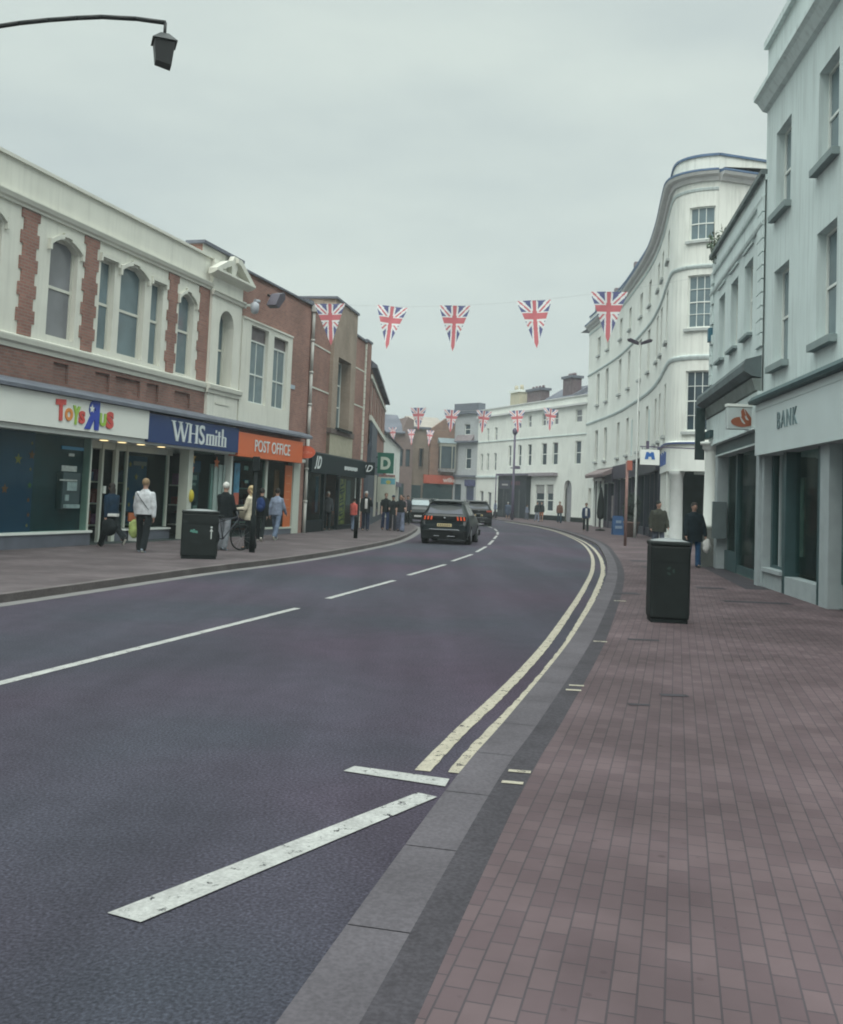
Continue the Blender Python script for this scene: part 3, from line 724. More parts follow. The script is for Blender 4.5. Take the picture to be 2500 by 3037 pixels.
for u in (6.70, 6.90, 7.10): SL.b(u, u+.17, B0, B0+.02, .4, .421)
stem(7.32, .09, B0, lo, 0); SL.b(7.28, 7.45, B0, B0+.02, .4, .421); SL.b(7.325, 7.405, 3.45, 3.54, .4, .422)
stem(7.52, .09, B0, 3.50, 0); SL.b(7.46, 7.68, lo-.03, lo, .4, .421); SL.b(7.6, 7.68, B0, B0+.03, .4, .421)
stem(7.75, .09, B0, T0, 0); stem(7.96, .09, B0, lo-.03, 0); SL.b(7.82, 8.03, lo-.05, lo-.01, .4, .421)
for u in (7.71, 7.92): SL.b(u, u+.17, B0, B0+.02, .4, .421)
SL.build('lettering', mat('letter_white', (.62, .66, .66), .4, 0), fW)
fP = fascia(8.98, 14.42, 2.82, 3.62, .4, mat('fascia_orange', (.62, .14, .05), .4, .05, 1), 'fascia_sign', 'orange fascia sign with thin white capital lettering')
mb = MB(A); put_text(mb, 'POST OFFICE', 10.2, 13.2, 3.03, 3.44, .42, bold=.004); mb.build('lettering', MATS['letter_white'], fP)
# brick building ------------------------------------------------------
bB = fthing('brick_shop_building', 'red brick building with a large cream-framed pair of windows above the orange fascia', 'building', A, u=9.3)
class FO(FacO): pass
mb = MB(A)
mb.wall(9.3, 15.6, 3.5, 9.15, [(10.05, 11.45, 4.05, 7.38), (11.93, 13.2, 4.05, 7.3)], .25)
mb.b(9.3, 15.6, 3.5, 9.0, -8, -.3); mb.b(9.3, 15.6, 9.0, 9.15, -8, 0)
mb.b(15.12, 15.6, .1, 3.5, -3, 0)
mb.build('wall', redbrick, bB)
mb = MB(A); mb.b(9.35, 15.1, 9.15, 9.22, -.3, .06); mb.b(15.1, 15.65, 9.15, 9.32, -.4, .08); mb.build('coping', lead, bB)
mb = MB(A)
mb.wall(9.36, 13.58, 3.96, 7.52, [(10.05, 11.45, 4.72, 7.38), (11.93, 13.2, 4.72, 7.3)], .2, front=.14)
for a, b in ((9.36, 9.38), (13.56, 13.58)): mb.b(a, b, 3.96, 7.52, .001, .139)
mb.b(9.36, 13.58, 7.5, 7.56, .001, .18)
mb.build('window_surround', cream, bB)
mb = MB(A); mb.b(10.05, 11.45, 4.06, 4.7, .05, .1); mb.b(11.93, 13.2, 4.06, 4.7, .05, .1); mb.build('white_panel', whitep, bB)
mb = MB(A); mb.b(9.3, 13.62, 3.86, 3.96, .001, .2); mb.build('surround_base', black, bB)
window(A, bB, 10.06, 11.44, 4.72, 6.9, .02, whitep, wglass, nv=1, nh=[(5.72, .05)], name='tall_window')
window(A, bB, 11.94, 13.19, 4.72, 6.9, .02, whitep, wglass, nv=1, nh=[(5.7, .05)], name='tall_window')
mb = MB(A); mb.b(10.05, 11.45, 6.9, 7.39, -.06, -.02); mb.b(11.93, 13.2, 6.9, 7.31, -.06, -.02); mb.build('blind_panel', mat('blind_mauve', (.17, .15, .155), .8, .2, 3), bB)
# shopfront below the orange fascia
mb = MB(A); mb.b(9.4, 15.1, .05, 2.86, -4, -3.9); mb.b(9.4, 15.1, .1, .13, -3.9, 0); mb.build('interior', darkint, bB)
mb = MB(A); mb.b(9.4, 14.5, .4, 2.82, -.05, -.02); mb.build('shop_window', sglass, bB)
mb = MB(A); mb.b(12.0, 14.55, .1, .32, -.2, .03); mb.build('stall_riser', lead, bB)
mb = MB(A); mb.b(12.0, 14.56, .32, .38, -.2, .06); mb.b(12.02, 12.18, .38, 2.82, -.1, .03); mb.b(14.5, 15.12, .1, 2.82, -.2, .05); mb.build('window_frame', postm, bB)
mb = MB(A); mb.b(13.75, 14.42, .38, 2.7, -.0, .02); op = mb.build('orange_panel', mat('orange_panel', (.50, .13, .04), .5, .08), bB)
mb = MB(A)
for i in range(6): mb.b(13.9, 14.25, .8+.3*i, .83+.3*i, .02, .024)
mb.build('panel_lines', mat('pale_orange', (.55, .25, .14), .5), op)
mb = MB(A); mb.b(13.05, 13.45, 1.5, 2.5, -.12, -.08); mb.build('window_poster', mat('orange_dim', (.33, .09, .03), .5), bB)
mb = MB(A); mb.b(9.55, 9.95, 1.2, 2.6, .0, .02); fl_ = mb.build('advert_flag', mat('blue_advert', (.05, .19, .30), .5, .5, 4), bB)
mb = MB(A); mb.b(9.55, 9.95, 1.2, 1.6, .021, .025); mb.build('red_print', mat('red_print', (.40, .10, .06), .5), fl_)
mb = MB(A); mb.b(12.3, 13.0, .4, .9, -.6, -.4); mb.build('display_stock', mat('ochre_stock', (.20, .15, .04), .8, .4, 6), bB)
mb = MB(A); mb.b(11.0, 11.25, 1.95, 2.05, -.3, -.28); mb.b(10.9, 11.2, 2.4, 2.55, -.3, -.28); mb.build('window_notice', whitep, bB)
# wall furniture
p = A.m(9.5, 7.95, .001)
t = thing('wall_camera', 'white security camera on a bracket high on the red brick wall', 'security camera', tuple(p), A.ang)
mb = MB(A); mb.b(9.4, 9.6, 7.85, 8.05, .0, .12); mb.b(9.46, 9.54, 7.9, 7.98, .12, .5); mb.build('bracket', whitep, t)
mb = MB(); q = A.m(9.45, 7.88, .5); mb.lathe(q.x, q.y, [(.05, q.z+.16), (.14, q.z+.1), (.15, q.z-.05), (.12, q.z-.2), (.05, q.z-.24)]); q2 = A.m(9.75, 8.12, .5); mb.cyl(q+Vector((0, 0, .2)), q2, .06); mb.build('camera_head', mat('camera_grey', (.36, .38, .42), .4, .1), t)
p = A.m(11.1, 8.45, .001)
t = thing('floodlight', 'dark floodlight on an arm near the top of the brick wall', 'floodlight', tuple(p), A.ang)
mb = MB(); a0 = A.m(11.5, 8.72, 0); a1 = A.m(10.7, 8.35, .75); mb.cyl(a0, a1, .04); mb.build('arm', black, t)
mb = MB(A)
mb.poly([(10.45, 8.15), (10.75, 8.08), (11.25, 8.5), (11.2, 8.72), (10.8, 8.6)], .45, .8); mb.build('lamp_housing', mat('lamp_dark', (.045, .035, .055), .5, .1), t)
p = A.m(13.85, 5.7, 0)
t = thing('wall_plaque', 'small pale street name plate on the brick wall beside the tall windows', 'sign', tuple(p), A.ang)
mb = MB(A); mb.b(13.75, 14.25, 5.62, 5.78, .001, .03); mb.build('plate', mat('plate_pale', (.36, .42, .48), .5), t)
# drain pipe
q0 = A.m(15.68, .12, .08); t = thing('drainpipe', 'pale downpipe between the brick building and the black-fronted shop', 'drainpipe', tuple(q0), A.ang)
mb = MB()
for i in range(7):
    za = .12+i*1.28; mb.cyl(A.m(15.68, za, .08), A.m(15.68, za+1.2, .08), .065, k=10); mb.cyl(A.m(15.68, za+1.2, .08), A.m(15.68, za+1.28, .08), .09, k=10)
mb.build('pipe', mat('pipe_pale', (.45, .45, .42), .6, .1), t)
mb = MB(A); mb.b(15.55, 15.85, 8.9, 9.15, .02, .22); mb.build('hopper', MATS['pipe_pale'], t)

# black-fronted shop: brick with tan stone panel -----------------------
J0 = A.m(15.6, 0, 0)
FC = Fac([(J0.x, J0.y), (J0.x+.181*12, J0.y+.9835*12)])
bC = fthing('black_front_shop_building', 'red brick building with a tall tan stone panel and black fascia', 'building', FC)
mb = MB(FC)
mb.b(.16, 3.0, 3.2, 9.15, -7, 0); mb.b(6.9, 9.2, 3.2, 9.15, -7, 0); mb.b(9.4, 10.4, .1, 9.25, -7, .03)
mb.build('wall', redbrick, bC)
mb = MB(FC)
mb.wall(3.0, 6.9, 4.5, 10.05, [(3.85, 6.05, 4.55, 7.66)], .4, front=.15)
mb.b(3.0, 6.9, 4.5, 9.9, -7, -.42); mb.b(3.0, 3.01, 3.4, 10.05, -.4, .149); mb.b(6.89, 6.9, 3.4, 10.05, -.4, .149); mb.b(3.0, 6.9, 9.9, 10.05, -7, .14)
mb.build('stone_panel', tanbrick, bC)
mb = MB(FC); mb.b(3.0, 6.9, 3.3, 4.28, -.4, .15); mb.build('lower_panel', tanst, bC)
mb = MB(FC); mb.b(2.95, 6.95, 4.28, 4.5, -.4, .2); mb.build('band', mat('band_brown', (.14, .11, .10), .8, .2), bC)
mb = MB(FC); mb.b(2.95, 6.95, 10.05, 10.15, -7, .22); mb.b(.1, 2.95, 9.15, 9.25, -.4, .08); mb.b(6.95, 9.3, 9.15, 9.25, -.4, .08); mb.b(9.3, 10.45, 9.25, 9.35, -.4, .08); mb.build('coping', lead, bC)
mb = MB(FC)
for z in (7.7, 5.95): mb.b(.3, 2.98, z-.03, z+.03, .001, .02); mb.b(6.92, 9.18, z-.03, z+.03, .001, .02)
z = .12
while z < 9.1:
    mb.b(9.2, 9.4, z, z+.27, -.2, .05); z += .3
mb.build('stone_lines', creamtrim, bC)
window(FC, bC, 3.86, 6.04, 4.6, 7.65, .35, whitep, wglass, nv=1, nh=[(5.6, .05), (6.6, .05)], name='tall_window')
mb = MB(FC); mb.b(3.75, 6.15, 4.46, 4.56, -.3, .32); mb.build('sill', black, bC)
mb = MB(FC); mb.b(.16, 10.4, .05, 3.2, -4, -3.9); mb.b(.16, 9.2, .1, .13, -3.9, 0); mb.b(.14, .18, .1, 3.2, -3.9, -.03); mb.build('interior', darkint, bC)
bf = mat('black_shopfront', (.008, .014, .017), .55, .2, spec=.15)
mb = MB(FC)
mb.b(.18, .42, .1, 2.55, -.1, .08); mb.b(2.8, 3.05, .1, 2.55, -.1, .06); mb.b(5.2, 5.4, .1, 2.55, -.1, .05); mb.b(8.9, 9.2, .1, 2.55, -.1, .06); mb.b(5.4, 9.2, .1, .3, -.2, .05)
mb.b(.42, 2.8, .1, .6, -.2, .03); mb.build('shopfront_frame', bf, bC)
mb = MB(FC); mb.b(.42, 2.8, .6, 2.55, -.04, -.01); mb.b(5.4, 8.9, .3, 2.55, -.04, -.01); mb.build('shop_window', sglass, bC)
ym = mat('yellow_graphic', (.45, .33, .03), .6, .9, 3.2)
mb = MB(FC); mb.b(5.5, 6.9, .35, 2.4, -.1, -.07); yp = mb.build('yellow_window_graphic', ym, bC)
mb = MB(FC)
for i in range(9):
    z = .45+.2*i+.05*math.sin(i*2.3); mb.poly([(5.6+.5*abs(math.sin(i*1.7)), z), (6.8-.3*abs(math.sin(i)), z+.12), (6.5, z+.16), (5.9, z+.08)], -.07, -.06)
mb.build('dark_print', black, yp)
mb = MB(FC); mb.b(7.15, 7.9, 1.2, 2.35, -.12, -.1); mb.build('grey_poster', mat('grey_poster', (.13, .13, .15), .6, .4, 2), bC)
mb = MB(FC); mb.b(2.1, 2.5, .9, 2.4, -.12, -.1); mb.build('blue_poster', mat('blue_poster', (.03, .09, .16), .6, .4, 3), bC)
mb = MB(FC); mb.b(8.35, 8.42, .3, 2.5, .0, .03); mb.build('window_bar', whitep, bC)
mb = MB(FC); mb.b(9.45, 9.8, .12, 2.6, .031, .05); mb.build('rusty_pier', mat('rust_pier', (.26, .09, .06), .8, .2), bC)
mb = MB(FC); mb.b(9.8, 10.4, .12, 3.2, .031, .09); mb.build('slate_blue_pier', mat('slate_blue', (.06, .075, .10), .7, .2), bC)
t = fthing('fascia_sign', 'long black fascia sign with slanted white initials at its near end', 'sign', FC, 'shop fascia signs')
mb = MB(FC); mb.prof(.05, 9.2, [(-.05, 2.52), (.3, 2.52), (.3, 3.3), (.12, 3.38), (-.05, 3.38)]); mb.build('board', mat('fascia_black', (.008, .018, .022), .55, .15, spec=.15), t)
def jd(mb, fac, u0, z0, h, w, n):
    """slanted initials drawn as one mark"""
    put_text(mb, 'J', u0, u0+w*.42, z0, z0+h, n, bold=.02, shear=.45); put_text(mb, 'D', u0+w*.36, u0+w, z0+h*.05, z0+h, n, bold=.02, shear=.45)
mb = MB(FC); jd(mb, FC, .42, 2.66, .54, .95, .32); [mb.b(5.1+.3*i, 5.1+.3*i+.2, 2.78+.02*(i % 2), 2.95, .3, .32) for i in range(8)]; mb.build('lettering', MATS['letter_white'], t)

# hanging signs -------------------------------------------------------
def hang(name, label, x, y, z0, z1, wd, board, th=.06, ang=0, side=-1, arm=.3, armm=None, group='projecting shop signs'):
    t = thing(name, label, 'sign', (x, y, z0), ang, group)
    f = XY(x, y, ang)
    mb = MB(f); mb.b(-wd/2, wd/2, z0, z1, -th/2, th/2); b = mb.build('board', board, t)
    mb = MB(f)
    a, c = (-wd/2-arm, -wd/2) if side < 0 else (wd/2, wd/2+arm)
    mb.b(a, c, z0+(z1-z0)*.25, z0+(z1-z0)*.3, -.02, .02); mb.b(a, c, z0+(z1-z0)*.75, z0+(z1-z0)*.8, -.02, .02); mb.build('bracket', armm or black, t)
    return t, f
# oval orange sign
x, y = -4.42, 38.35
t = thing('projecting_sign', 'small orange oval sign projecting from the pier beside the orange fascia', 'sign', (x, y, 3.2), 0, 'projecting shop signs')
f = XY(x, y)
mb = MB(f); mb.poly([(.36*math.cos(2*PI*i/28), 3.26+.24*math.sin(2*PI*i/28)) for i in range(28)], -.05, .05); mb.build('board', mat('oval_orange', (.55, .10, .045), .4, .05), t)
mb = MB(f); put_text(mb, 'Post Office', -.24, .24, 3.2, 3.31, .06, bold=.01); mb.build('lettering', mat('dim_red', (.62, .22, .14), .5), t)
mb = MB(f); mb.b(-.6, -.3, 3.24, 3.28, -.02, .02); mb.build('bracket', black, t)
t, f = hang('projecting_sign', 'square black sign with white slanted initials projecting over the pavement', -2.55, 48.2, 2.68, 3.30, .72, MATS['fascia_black'], .12)
mb = MB(f); jd(mb, f, -.24, 2.82, .34, .5, .075); mb.build('lettering', MATS['letter_white'], t)
grn = mat('sign_green', (.015, .13, .085), .4, .08)
t, f = hang('projecting_sign', 'square dark green sign with one large pale capital letter', -2.02, 58, 3.02, 4.22, .95, grn, .12, arm=.5)
mb = MB(f); put_text(mb, 'D', -.29, .29, 3.24, 3.98, .075, bold=.045); mb.build('lettering', mat('letter_pale', (.55, .62, .52), .5), t)
t, f = hang('hanging_banner', 'cream banner with a light blue and yellow picture band hanging under the green square sign', -1.98, 60, .98+.35, 2.85, 1.1, mat('banner_cream', (.55, .57, .48), .7, .06), .04, arm=.5)
mb = MB(f); mb.b(-.35, .5, 2.42, 2.78, .02, .026); mb.build('picture_band', mat('banner_blue', (.13, .38, .46), .6, .2, 3), t)
mb = MB(f); mb.poly([(.1+.15*math.cos(2*PI*i/16), 2.55+.12*math.sin(2*PI*i/16)) for i in range(16)], .026, .03); mb.build('yellow_dot', mat('banner_yellow', (.50, .47, .12), .6), t)
mb = MB(f); mb.b(-.48, .5, 2.85, 3.0, -.02, .02); mb.build('header_board', mat('banner_red', (.30, .17, .16), .6, .5, 6), t)
# ------------------------------------------------------------------ right side: curved white terrace
wglassc = glassm('window_glass_terrace', (.055, .06, .07), .25, spec=.25)
PTS = [(13.2, 86), (13.5, 82), (13.75, 71), (13.4, 63), (12.9, 56.5), (12.2, 51.3), (11.35, 46.4), (11.02, 44.3), (11.12, 43.55), (11.45, 43.05), (11.9, 42.72), (12.5, 42.5)]
FR = Fac(PTS, curved=True)
UO = 4.0    # length in front of the point where the measured run starts
Cr = FacO(FR, UO)
bR = thing('curved_terrace', 'tall white four-storey curved terrace with a rounded corner and deep blue-topped cornice', 'building', (12.4, 50, 0))
wu = [4.0, 7.3, 12.1, 16.0, 20.6, 24.2, 28.4, 30.9, 34.9]
W_ = 1.05
holes = []
for u in wu:
    for z0, z1 in ((5.05, 7.5), (9.5, 11.95), (13.4, 14.85)): holes.append((u, u+W_, z0, z1))
UE = FR.c[-1]-UO; UB0, UB1 = UE-1.27, UE-.12
bow = [(UB0, UB1, 5.05, 7.66), (UB0, UB1, 9.55, 11.86), (UB0, UB1, 13.43, 14.88)]
mb = MB(Cr)
mb.wall(.6, UE, 4.45, 17.1, holes+bow, .2)
mb.wall(.6, UE, 4.45, 17.1, [], .2, front=-.32); mb.b(.6, .62, .08, 17.1, -9, -.01)
mb.build('wall', white, bR)
mb = MB(Cr)
mb.prof(.6, UE, [(0, 12.14), (.05, 12.16), (.09, 12.24), (.09, 12.3), (0, 12.33)])
mb.prof(.6, UE, [(0, 8.14), (.05, 8.16), (.09, 8.26), (.09, 8.32), (0, 8.36)])
mb.prof(.6, UE, [(0, 15.58), (.04, 15.58), (.07, 15.68), (0, 15.72)])
mb.build('string_course', whited, bR)
mb = MB(Cr)
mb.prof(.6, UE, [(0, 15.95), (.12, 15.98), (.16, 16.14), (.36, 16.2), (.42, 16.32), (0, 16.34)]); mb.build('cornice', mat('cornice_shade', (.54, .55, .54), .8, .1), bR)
mb = MB(Cr); mb.prof(.6, UE, [(.42, 16.322), (.44, 16.34), (.44, 16.42), (.0, 16.5), (0, 16.345)]); mb.b(.6, UE, 17.1, 17.2, -.35, .07); mb.build('lead_capping', bluelead, bR)
mb = MB(Cr)
for u in (3, 10, 18, 26, 33): mb.b(u, u+.5, 17.2, 17.5, -.35, .09)
mb.build('parapet_pier', leadp, bR)
mb = MB(Cr)
for a, b, c, d in holes: mb.b(a-.08, b+.08, c-.12, c, .001, .14)
for a, b, c, d in bow: mb.b(a-.12, b+.02, c-.16, c-.04, .001, .12)
mb.build('window_sill', mat('sill_grey', (.42, .45, .44), .8, .1), bR)
for i, (a, b, c, d) in enumerate(holes): window(Cr, bR, a+.003, b-.003, c+.003, d-.003, .18, whitep, wglassc, nv=1, nh=[((c+d)/2, .045)], fr=.05, name='sash_window')
for (a, b, c, d), nh in zip(bow, ([(6.35, .05), (5.72, .025), (7.0, .025)], [(10.68, .05), (10.15, .025), (11.25, .025)], [(14.15, .05)])):
    window(Cr, bR, a+.003, b-.003, c+.003, d-.003, .14, whitep, wglassd if c < 6 else wglass, nv=2, nh=nh, fr=.05, bar=.03, name='bow_window')
# plain return wall beyond the rounded corner, roof behind the parapet
e0 = Vector((12.5, 42.5)); FF = Fac([(12.5, 42.5), (12.5+6*.96, 42.5+6*.28)])
mb = MB(FF); mb.b(0.01, 6, 3.2, 17.1, -.4, 0); mb.build('flank_wall', white, bR)
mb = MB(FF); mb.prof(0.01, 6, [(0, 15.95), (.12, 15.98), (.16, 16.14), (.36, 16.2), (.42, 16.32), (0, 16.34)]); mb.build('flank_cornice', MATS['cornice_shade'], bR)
mb = MB(FF); mb.prof(0.01, 6, [(.42, 16.322), (.44, 16.34), (.44, 16.42), (.0, 16.5), (0, 16.345)]); mb.b(0, 6, 17.1, 17.2, -.35, .07); mb.build('flank_capping', bluelead, bR)
mb = MB(); P_ = [FR.at(u)[0] for u in [i*2.0 for i in range(int(FR.c[-1]/2)+1)]]+[Vector((12.5, 42.5)), Vector((18.2, 44.2))]
for a, b in zip(P_, P_[1:]): mb.q([(a.x+.3, a.y, 16.6), (b.x+.3, b.y, 16.6), (max(b.x+9, 19), b.y+.1, 16.6), (max(a.x+9, 19), a.y+.1, 16.6)])
mb.build('roof', lead, bR)
# end wall at the far side
# ground floor: shops ------------------------------------------------
mb = MB(Cr)
mb.wall(UE-6.6, UE, 3.34, 4.46, [], .2, front=.06); mb.prof(UE-6.6, UE, [(.0, 4.46), (.14, 4.47), (.16, 4.56), (0, 4.62)])
mb.b(UE-6.6, UE, 3.3, 3.34, -.6, .06)
mb.build('white_fascia', whitep, bR)
mb = MB(Cr); mb.prof(UE-6.6, UE, [(.06, 4.47), (.165, 4.475), (.175, 4.54), (.06, 4.55)]); mb.build('blue_line', mat('blue_line', (.05, .09, .25), .5, .05), bR)
mb = MB(Cr)
for u0, u1 in ((UE-6.6, UE-6.25), (UE-5.3, UE-5.12), (UE-4.1, UE-3.95), (UE-2.9, UE-2.6)): mb.b(u0, u1, .08, 3.3, -.3, .02)
mb.build('pilaster', whitep, bR)
mb = MB(); cc = Cr.m(UE-1.75, 0, -.1)
mb.lathe(cc.x, cc.y, [(.34, .08), (.34, .3), (.29, .34), (.27, 3.0), (.30, 3.1), (.36, 3.3)], 24); mb.build('corner_column', mat('column_stone', (.36, .38, .37), .8, .1), bR)
mb = MB(Cr); mb.b(UE-6.5, UE-2.2, .5, 3.3, -.28, -.25); mb.build('shop_window', sglass, bR)
mb = MB(Cr); mb.b(UE-6.5, UE-2.2, .08, .5, -.3, -.02); mb.build('stall_riser', whitep, bR)
mb = MB(); mb.q([(12.0, 44.1, .085), (12.6, 43.0, .085), (18, 44.4, .085), (18, 47, .085)]); mb.q([(12.9, 44.6, .08), (18, 46, .08), (18, 46, 3.3), (12.9, 44.6, 3.3)]); mb.q([(12.0, 46.5, .09), (13.8, 45.0, .09), (13.8, 45, 3.3), (12.0, 46.5, 3.3)]); mb.build('interior', darkint, bR)
mb = MB(FF); mb.b(1.0, 6, .08, 3.3, -1.6, -1.5); mb.build('recessed_shop_window', wglassd, bR)
mb = MB(FF); mb.b(.01, 2.6, 3.2, 3.3, -1.5, .04); mb.build('soffit', whitep, bR)
mb = MB(FF); mb.b(.02, 3.0, 3.34, 4.44, .001, .06); mb.b(1.95, 2.1, .08, 3.2, -.2, .02); mb.build('return_fascia', whitep, bR)
mb = MB(Cr); put_text(mb, 'METRO BANK'[:5], UE-5.9, UE-2.3, 3.6, 4.25, .11, bold=.04) if False else put_text(mb, 'Mmn', UE-5.9, UE-2.6, 3.62, 4.2, .1, bold=.05) if False else None
for i, (a, b, c) in enumerate([(0, .5, .62), (.62, 1.1, .5), (1.25, 1.75, .62), (1.9, 2.35, .5), (2.5, 3.1, .62)]):   # blurred blue capitals, too small to read
    mb.b(UE-5.9+a, UE-5.9+a+.13, 3.62, 3.62+c, .061, .1); mb.b(UE-5.9+b-.13, UE-5.9+b, 3.62, 3.62+c*.9, .061, .1); mb.b(UE-5.9+a, UE-5.9+b, 3.62+c*.45, 3.62+c*.45+.12, .061, .095)
mb.build('blue_lettering', mat('letter_navy', (.05, .11, .34), .5, 0), bR)
# dark shops further along
navy = mat('navy_shopfront', (.02, .024, .04), .5, .25, 2)
plum = mat('plum_shopfront', (.04, .032, .055), .6, .3, 2)
def darkshop(u0, u1, fm, zt, name, proj=.35):
    mb = MB(Cr); mb.prof(u0, u1, [(0.0, zt-.9), (.25, zt-.9), (.3, zt-.15), (proj, zt-.1), (proj, zt), (0, zt+.08)]); mb.build(name, fm, bR)
    mb = MB(Cr)
    n = max(2, int((u1-u0)/2.4))
    for i in range(n+1):
        u = u0+(u1-u0-.2)*i/n; mb.b(u, u+.2, .08, zt-.9, -.3, .12)
    mb.b(u0+.2, u1, .08, .55, -.3, .02); mb.build('shopfront_frame', fm, bR)
    mb = MB(Cr); mb.b(u0+.2, u1, .55, zt-.9, -.12, -.1); mb.build('shop_window', sglass, bR)
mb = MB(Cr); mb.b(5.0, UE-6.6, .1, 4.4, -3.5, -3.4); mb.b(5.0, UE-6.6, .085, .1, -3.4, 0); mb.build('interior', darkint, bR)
darkshop(22.3, UE-6.62, navy, 4.42, 'shop_canopy', .55)
darkshop(12.5, 22.2, plum, 4.42, 'shop_fascia', .3)
darkshop(5.2, 12.4, plum, 4.2, 'shop_fascia', .3)
mb = MB(Cr); mb.wall(.6, 5.2, .08, 4.45, [(2.0, 3.1, .1, 3.0)], .3); mb.b(1.9, 3.2, .1, 3.1, -.5, -.4); mb.build('ground_floor_wall', white, bR)
mb = MB(Cr); mb.prof(5.2, 12.2, [(0, 4.05), (.9, 3.7), (.95, 3.9), (.9, 4.0), (0, 4.4)]); mb.build('awning_hood', mat('hood_brown', (.22, .17, .17), .8, .3, 3), bR)
mb = MB(Cr)
for u in (6.2, 7.6, 9.3): mb.b(u, u+.16, .08, 3.5, .3, .46)
mb.b(6.0, 9.6, 3.5, 3.66, .28, .5); mb.build('white_porch', whitep, bR)
for u, z0, z1, m_ in ((14.0, 1.0, 2.6, (.20, .12, .13)), (16.3, .8, 2.0, (.14, .11, .14)), (19.2, 1.2, 2.9, (.10, .07, .09)), (24.0, .9, 2.2, (.12, .06, .04)), (10.5, .8, 2.4, (.2, .17, .17))):
    mb = MB(Cr); mb.b(u, u+.8, z0, z1, -.09, -.06); mb.build('window_display', mat('display_%d' % int(u), m_, .7, .5, 4), bR)
mb = MB(Cr)
for u in (18.6, 18.9, 25.8, 26.1): mb.b(u, u+.05, 4.9, 7.2, .001, .06)
mb.build('downpipe', whited, bR)

# ------------------------------------------------------------------ bank building with canopy
S = Fac([(8.4, 28.8), (7.49, 22.42)])
bS = fthing('canopied_bank_building', 'pale two-storey stucco bank building with a deep dark canopy over its ground floor', 'building', S)
SE = 7.3
sw = [(.95, 2.0, 5.85, 7.62), (2.95, 4.05, 5.85, 7.6), (4.93, 6.02, 5.85, 7.6)]
mb = MB(S)
mb.wall(-.45, SE, 4.2, 9.12, sw, .22); mb.b(-.45, SE, 4.2, 9.0, -7, -.3); mb.b(-.45, SE, 9.0, 9.12, -.5, 0); mb.b(-.46, -.45, 3.0, 9.12, -7, 0)
mb.build('wall', whited, bS)
mb = MB(S)
mb.prof(-.5, SE, [(0, 8.55), (.05, 8.55), (.07, 8.62), (0, 8.66)]); mb.prof(-.5, SE, [(0, 7.98), (.06, 8.0), (.08, 8.06), (0, 8.1)])
for a, b, c, d in sw: mb.b(a-.1, b+.1, 7.98-.09, 7.98-.05, .001, .05)
mb.build('moulding', whited, bS)
mb = MB(S); mb.b(-.55, SE, 9.12, 9.24, -.6, .1); mb.build('coping', mat('coping_dark', (.14, .17, .17), .8, .3, 3), bS)
for a, b, c, d in sw:
    window(S, bS, a+.003, b-.003, c+.003, d-.003, .2, whitep, wglass, nv=1, nh=[(6.75, .05)], name='sash_window')
    mb = MB(S); mb.b(a-.05, b+.05, c-.11, c-.04, .001, .12); mb.build('sill', mat('sill_dark', (.22, .27, .27), .8, .1), bS)
mb = MB(S); z = 5.3; i = 0
while z < 8.5:
    mb.b(SE-.62+(.14 if i % 2 else 0), SE, z, z+.27, .001, .05); mb.b(-.45, .0-(.14 if i % 2 else 0), z, z+.27, .001, .05); z += .3; i += 1
mb.build('quoin', whited, bS)
cdk = mat('canopy_dark', (.10, .13, .135), .7, .25, 2)
mb = MB(S); mb.prof(-.5, SE-.05, [(0, 4.60), (.2, 4.64), (.37, 4.74), (.38, 4.90), (.34, 5.0), (0, 5.1)]); mb.build('canopy', cdk, bS)
mb = MB(S); mb.prof(-.45, SE-.07, [(.0, 4.3), (.12, 4.33), (.2, 4.59), (0, 4.59)]); mb.build('canopy_moulding', mat('canopy_mould', (.17, .20, .19), .7, .2), bS)
mb = MB(S); mb.b(-.4, SE, 3.95, 4.3, -.4, .08); mb.b(.2, SE, 3.46, 3.95, -.4, .1); mb.build('frieze', whited, bS)
mb = MB(S); mb.b(1.1, SE-.05, 3.18, 3.46, -.35, .02); mb.b(-.1, 1.1, 3.7, 3.9, .1, .2); mb.build('dark_lintel', mat('lintel_teal', (.03, .07, .075), .5, .2), bS)
mb = MB(S); mb.b(1.1, SE-.05, 3.46, 3.5, .1, .16); mb.b(1.1, SE-.05, 3.14, 3.18, -.3, .05); mb.build('lintel_edge', whited, bS)
mb = MB(); cc = S.m(.45, 0, .0); mb.lathe(cc.x, cc.y, [(.24, 1.15), (.3, 1.18), (.3, 1.25), (.24, 1.32), (.22, 3.3), (.24, 3.36), (.3, 3.4), (.3, 3.5), (.36, 3.52), (.36, 3.6)], 20); mb.build('column', whitep, bS)
mb = MB(S); mb.b(.05, .85, .08, 1.15, -.4, .32); mb.build('pedestal', mat('pedestal_stone', (.22, .235, .22), .8, .2), bS)
mb = MB(S); mb.b(1.05, 1.5, .08, 3.15, -.3, .02); mb.b(2.9, 3.2, .1, 3.15, -.5, -.3) if False else mb.b(SE-.35, SE, .08, 3.15, -.3, .02); mb.build('pier', mat('pier_grey', (.30, .34, .35), .7, .1), bS)
mb = MB(S); mb.b(1.5, 3.1, .6, 3.15, -.3, -.27); mb.b(3.3, SE-.35, .3, 3.15, -.3, -.27); mb.build('shop_window', sglass, bS)
mb = MB(S); mb.b(3.1, 3.3, .08, 3.15, -.34, -.2); mb.b(1.5, 3.1, .08, .6, -.3, -.2); mb.b(1.5, SE-.3, .08, .3, -.3, -.22); mb.build('window_frame', MATS['lintel_teal'], bS)
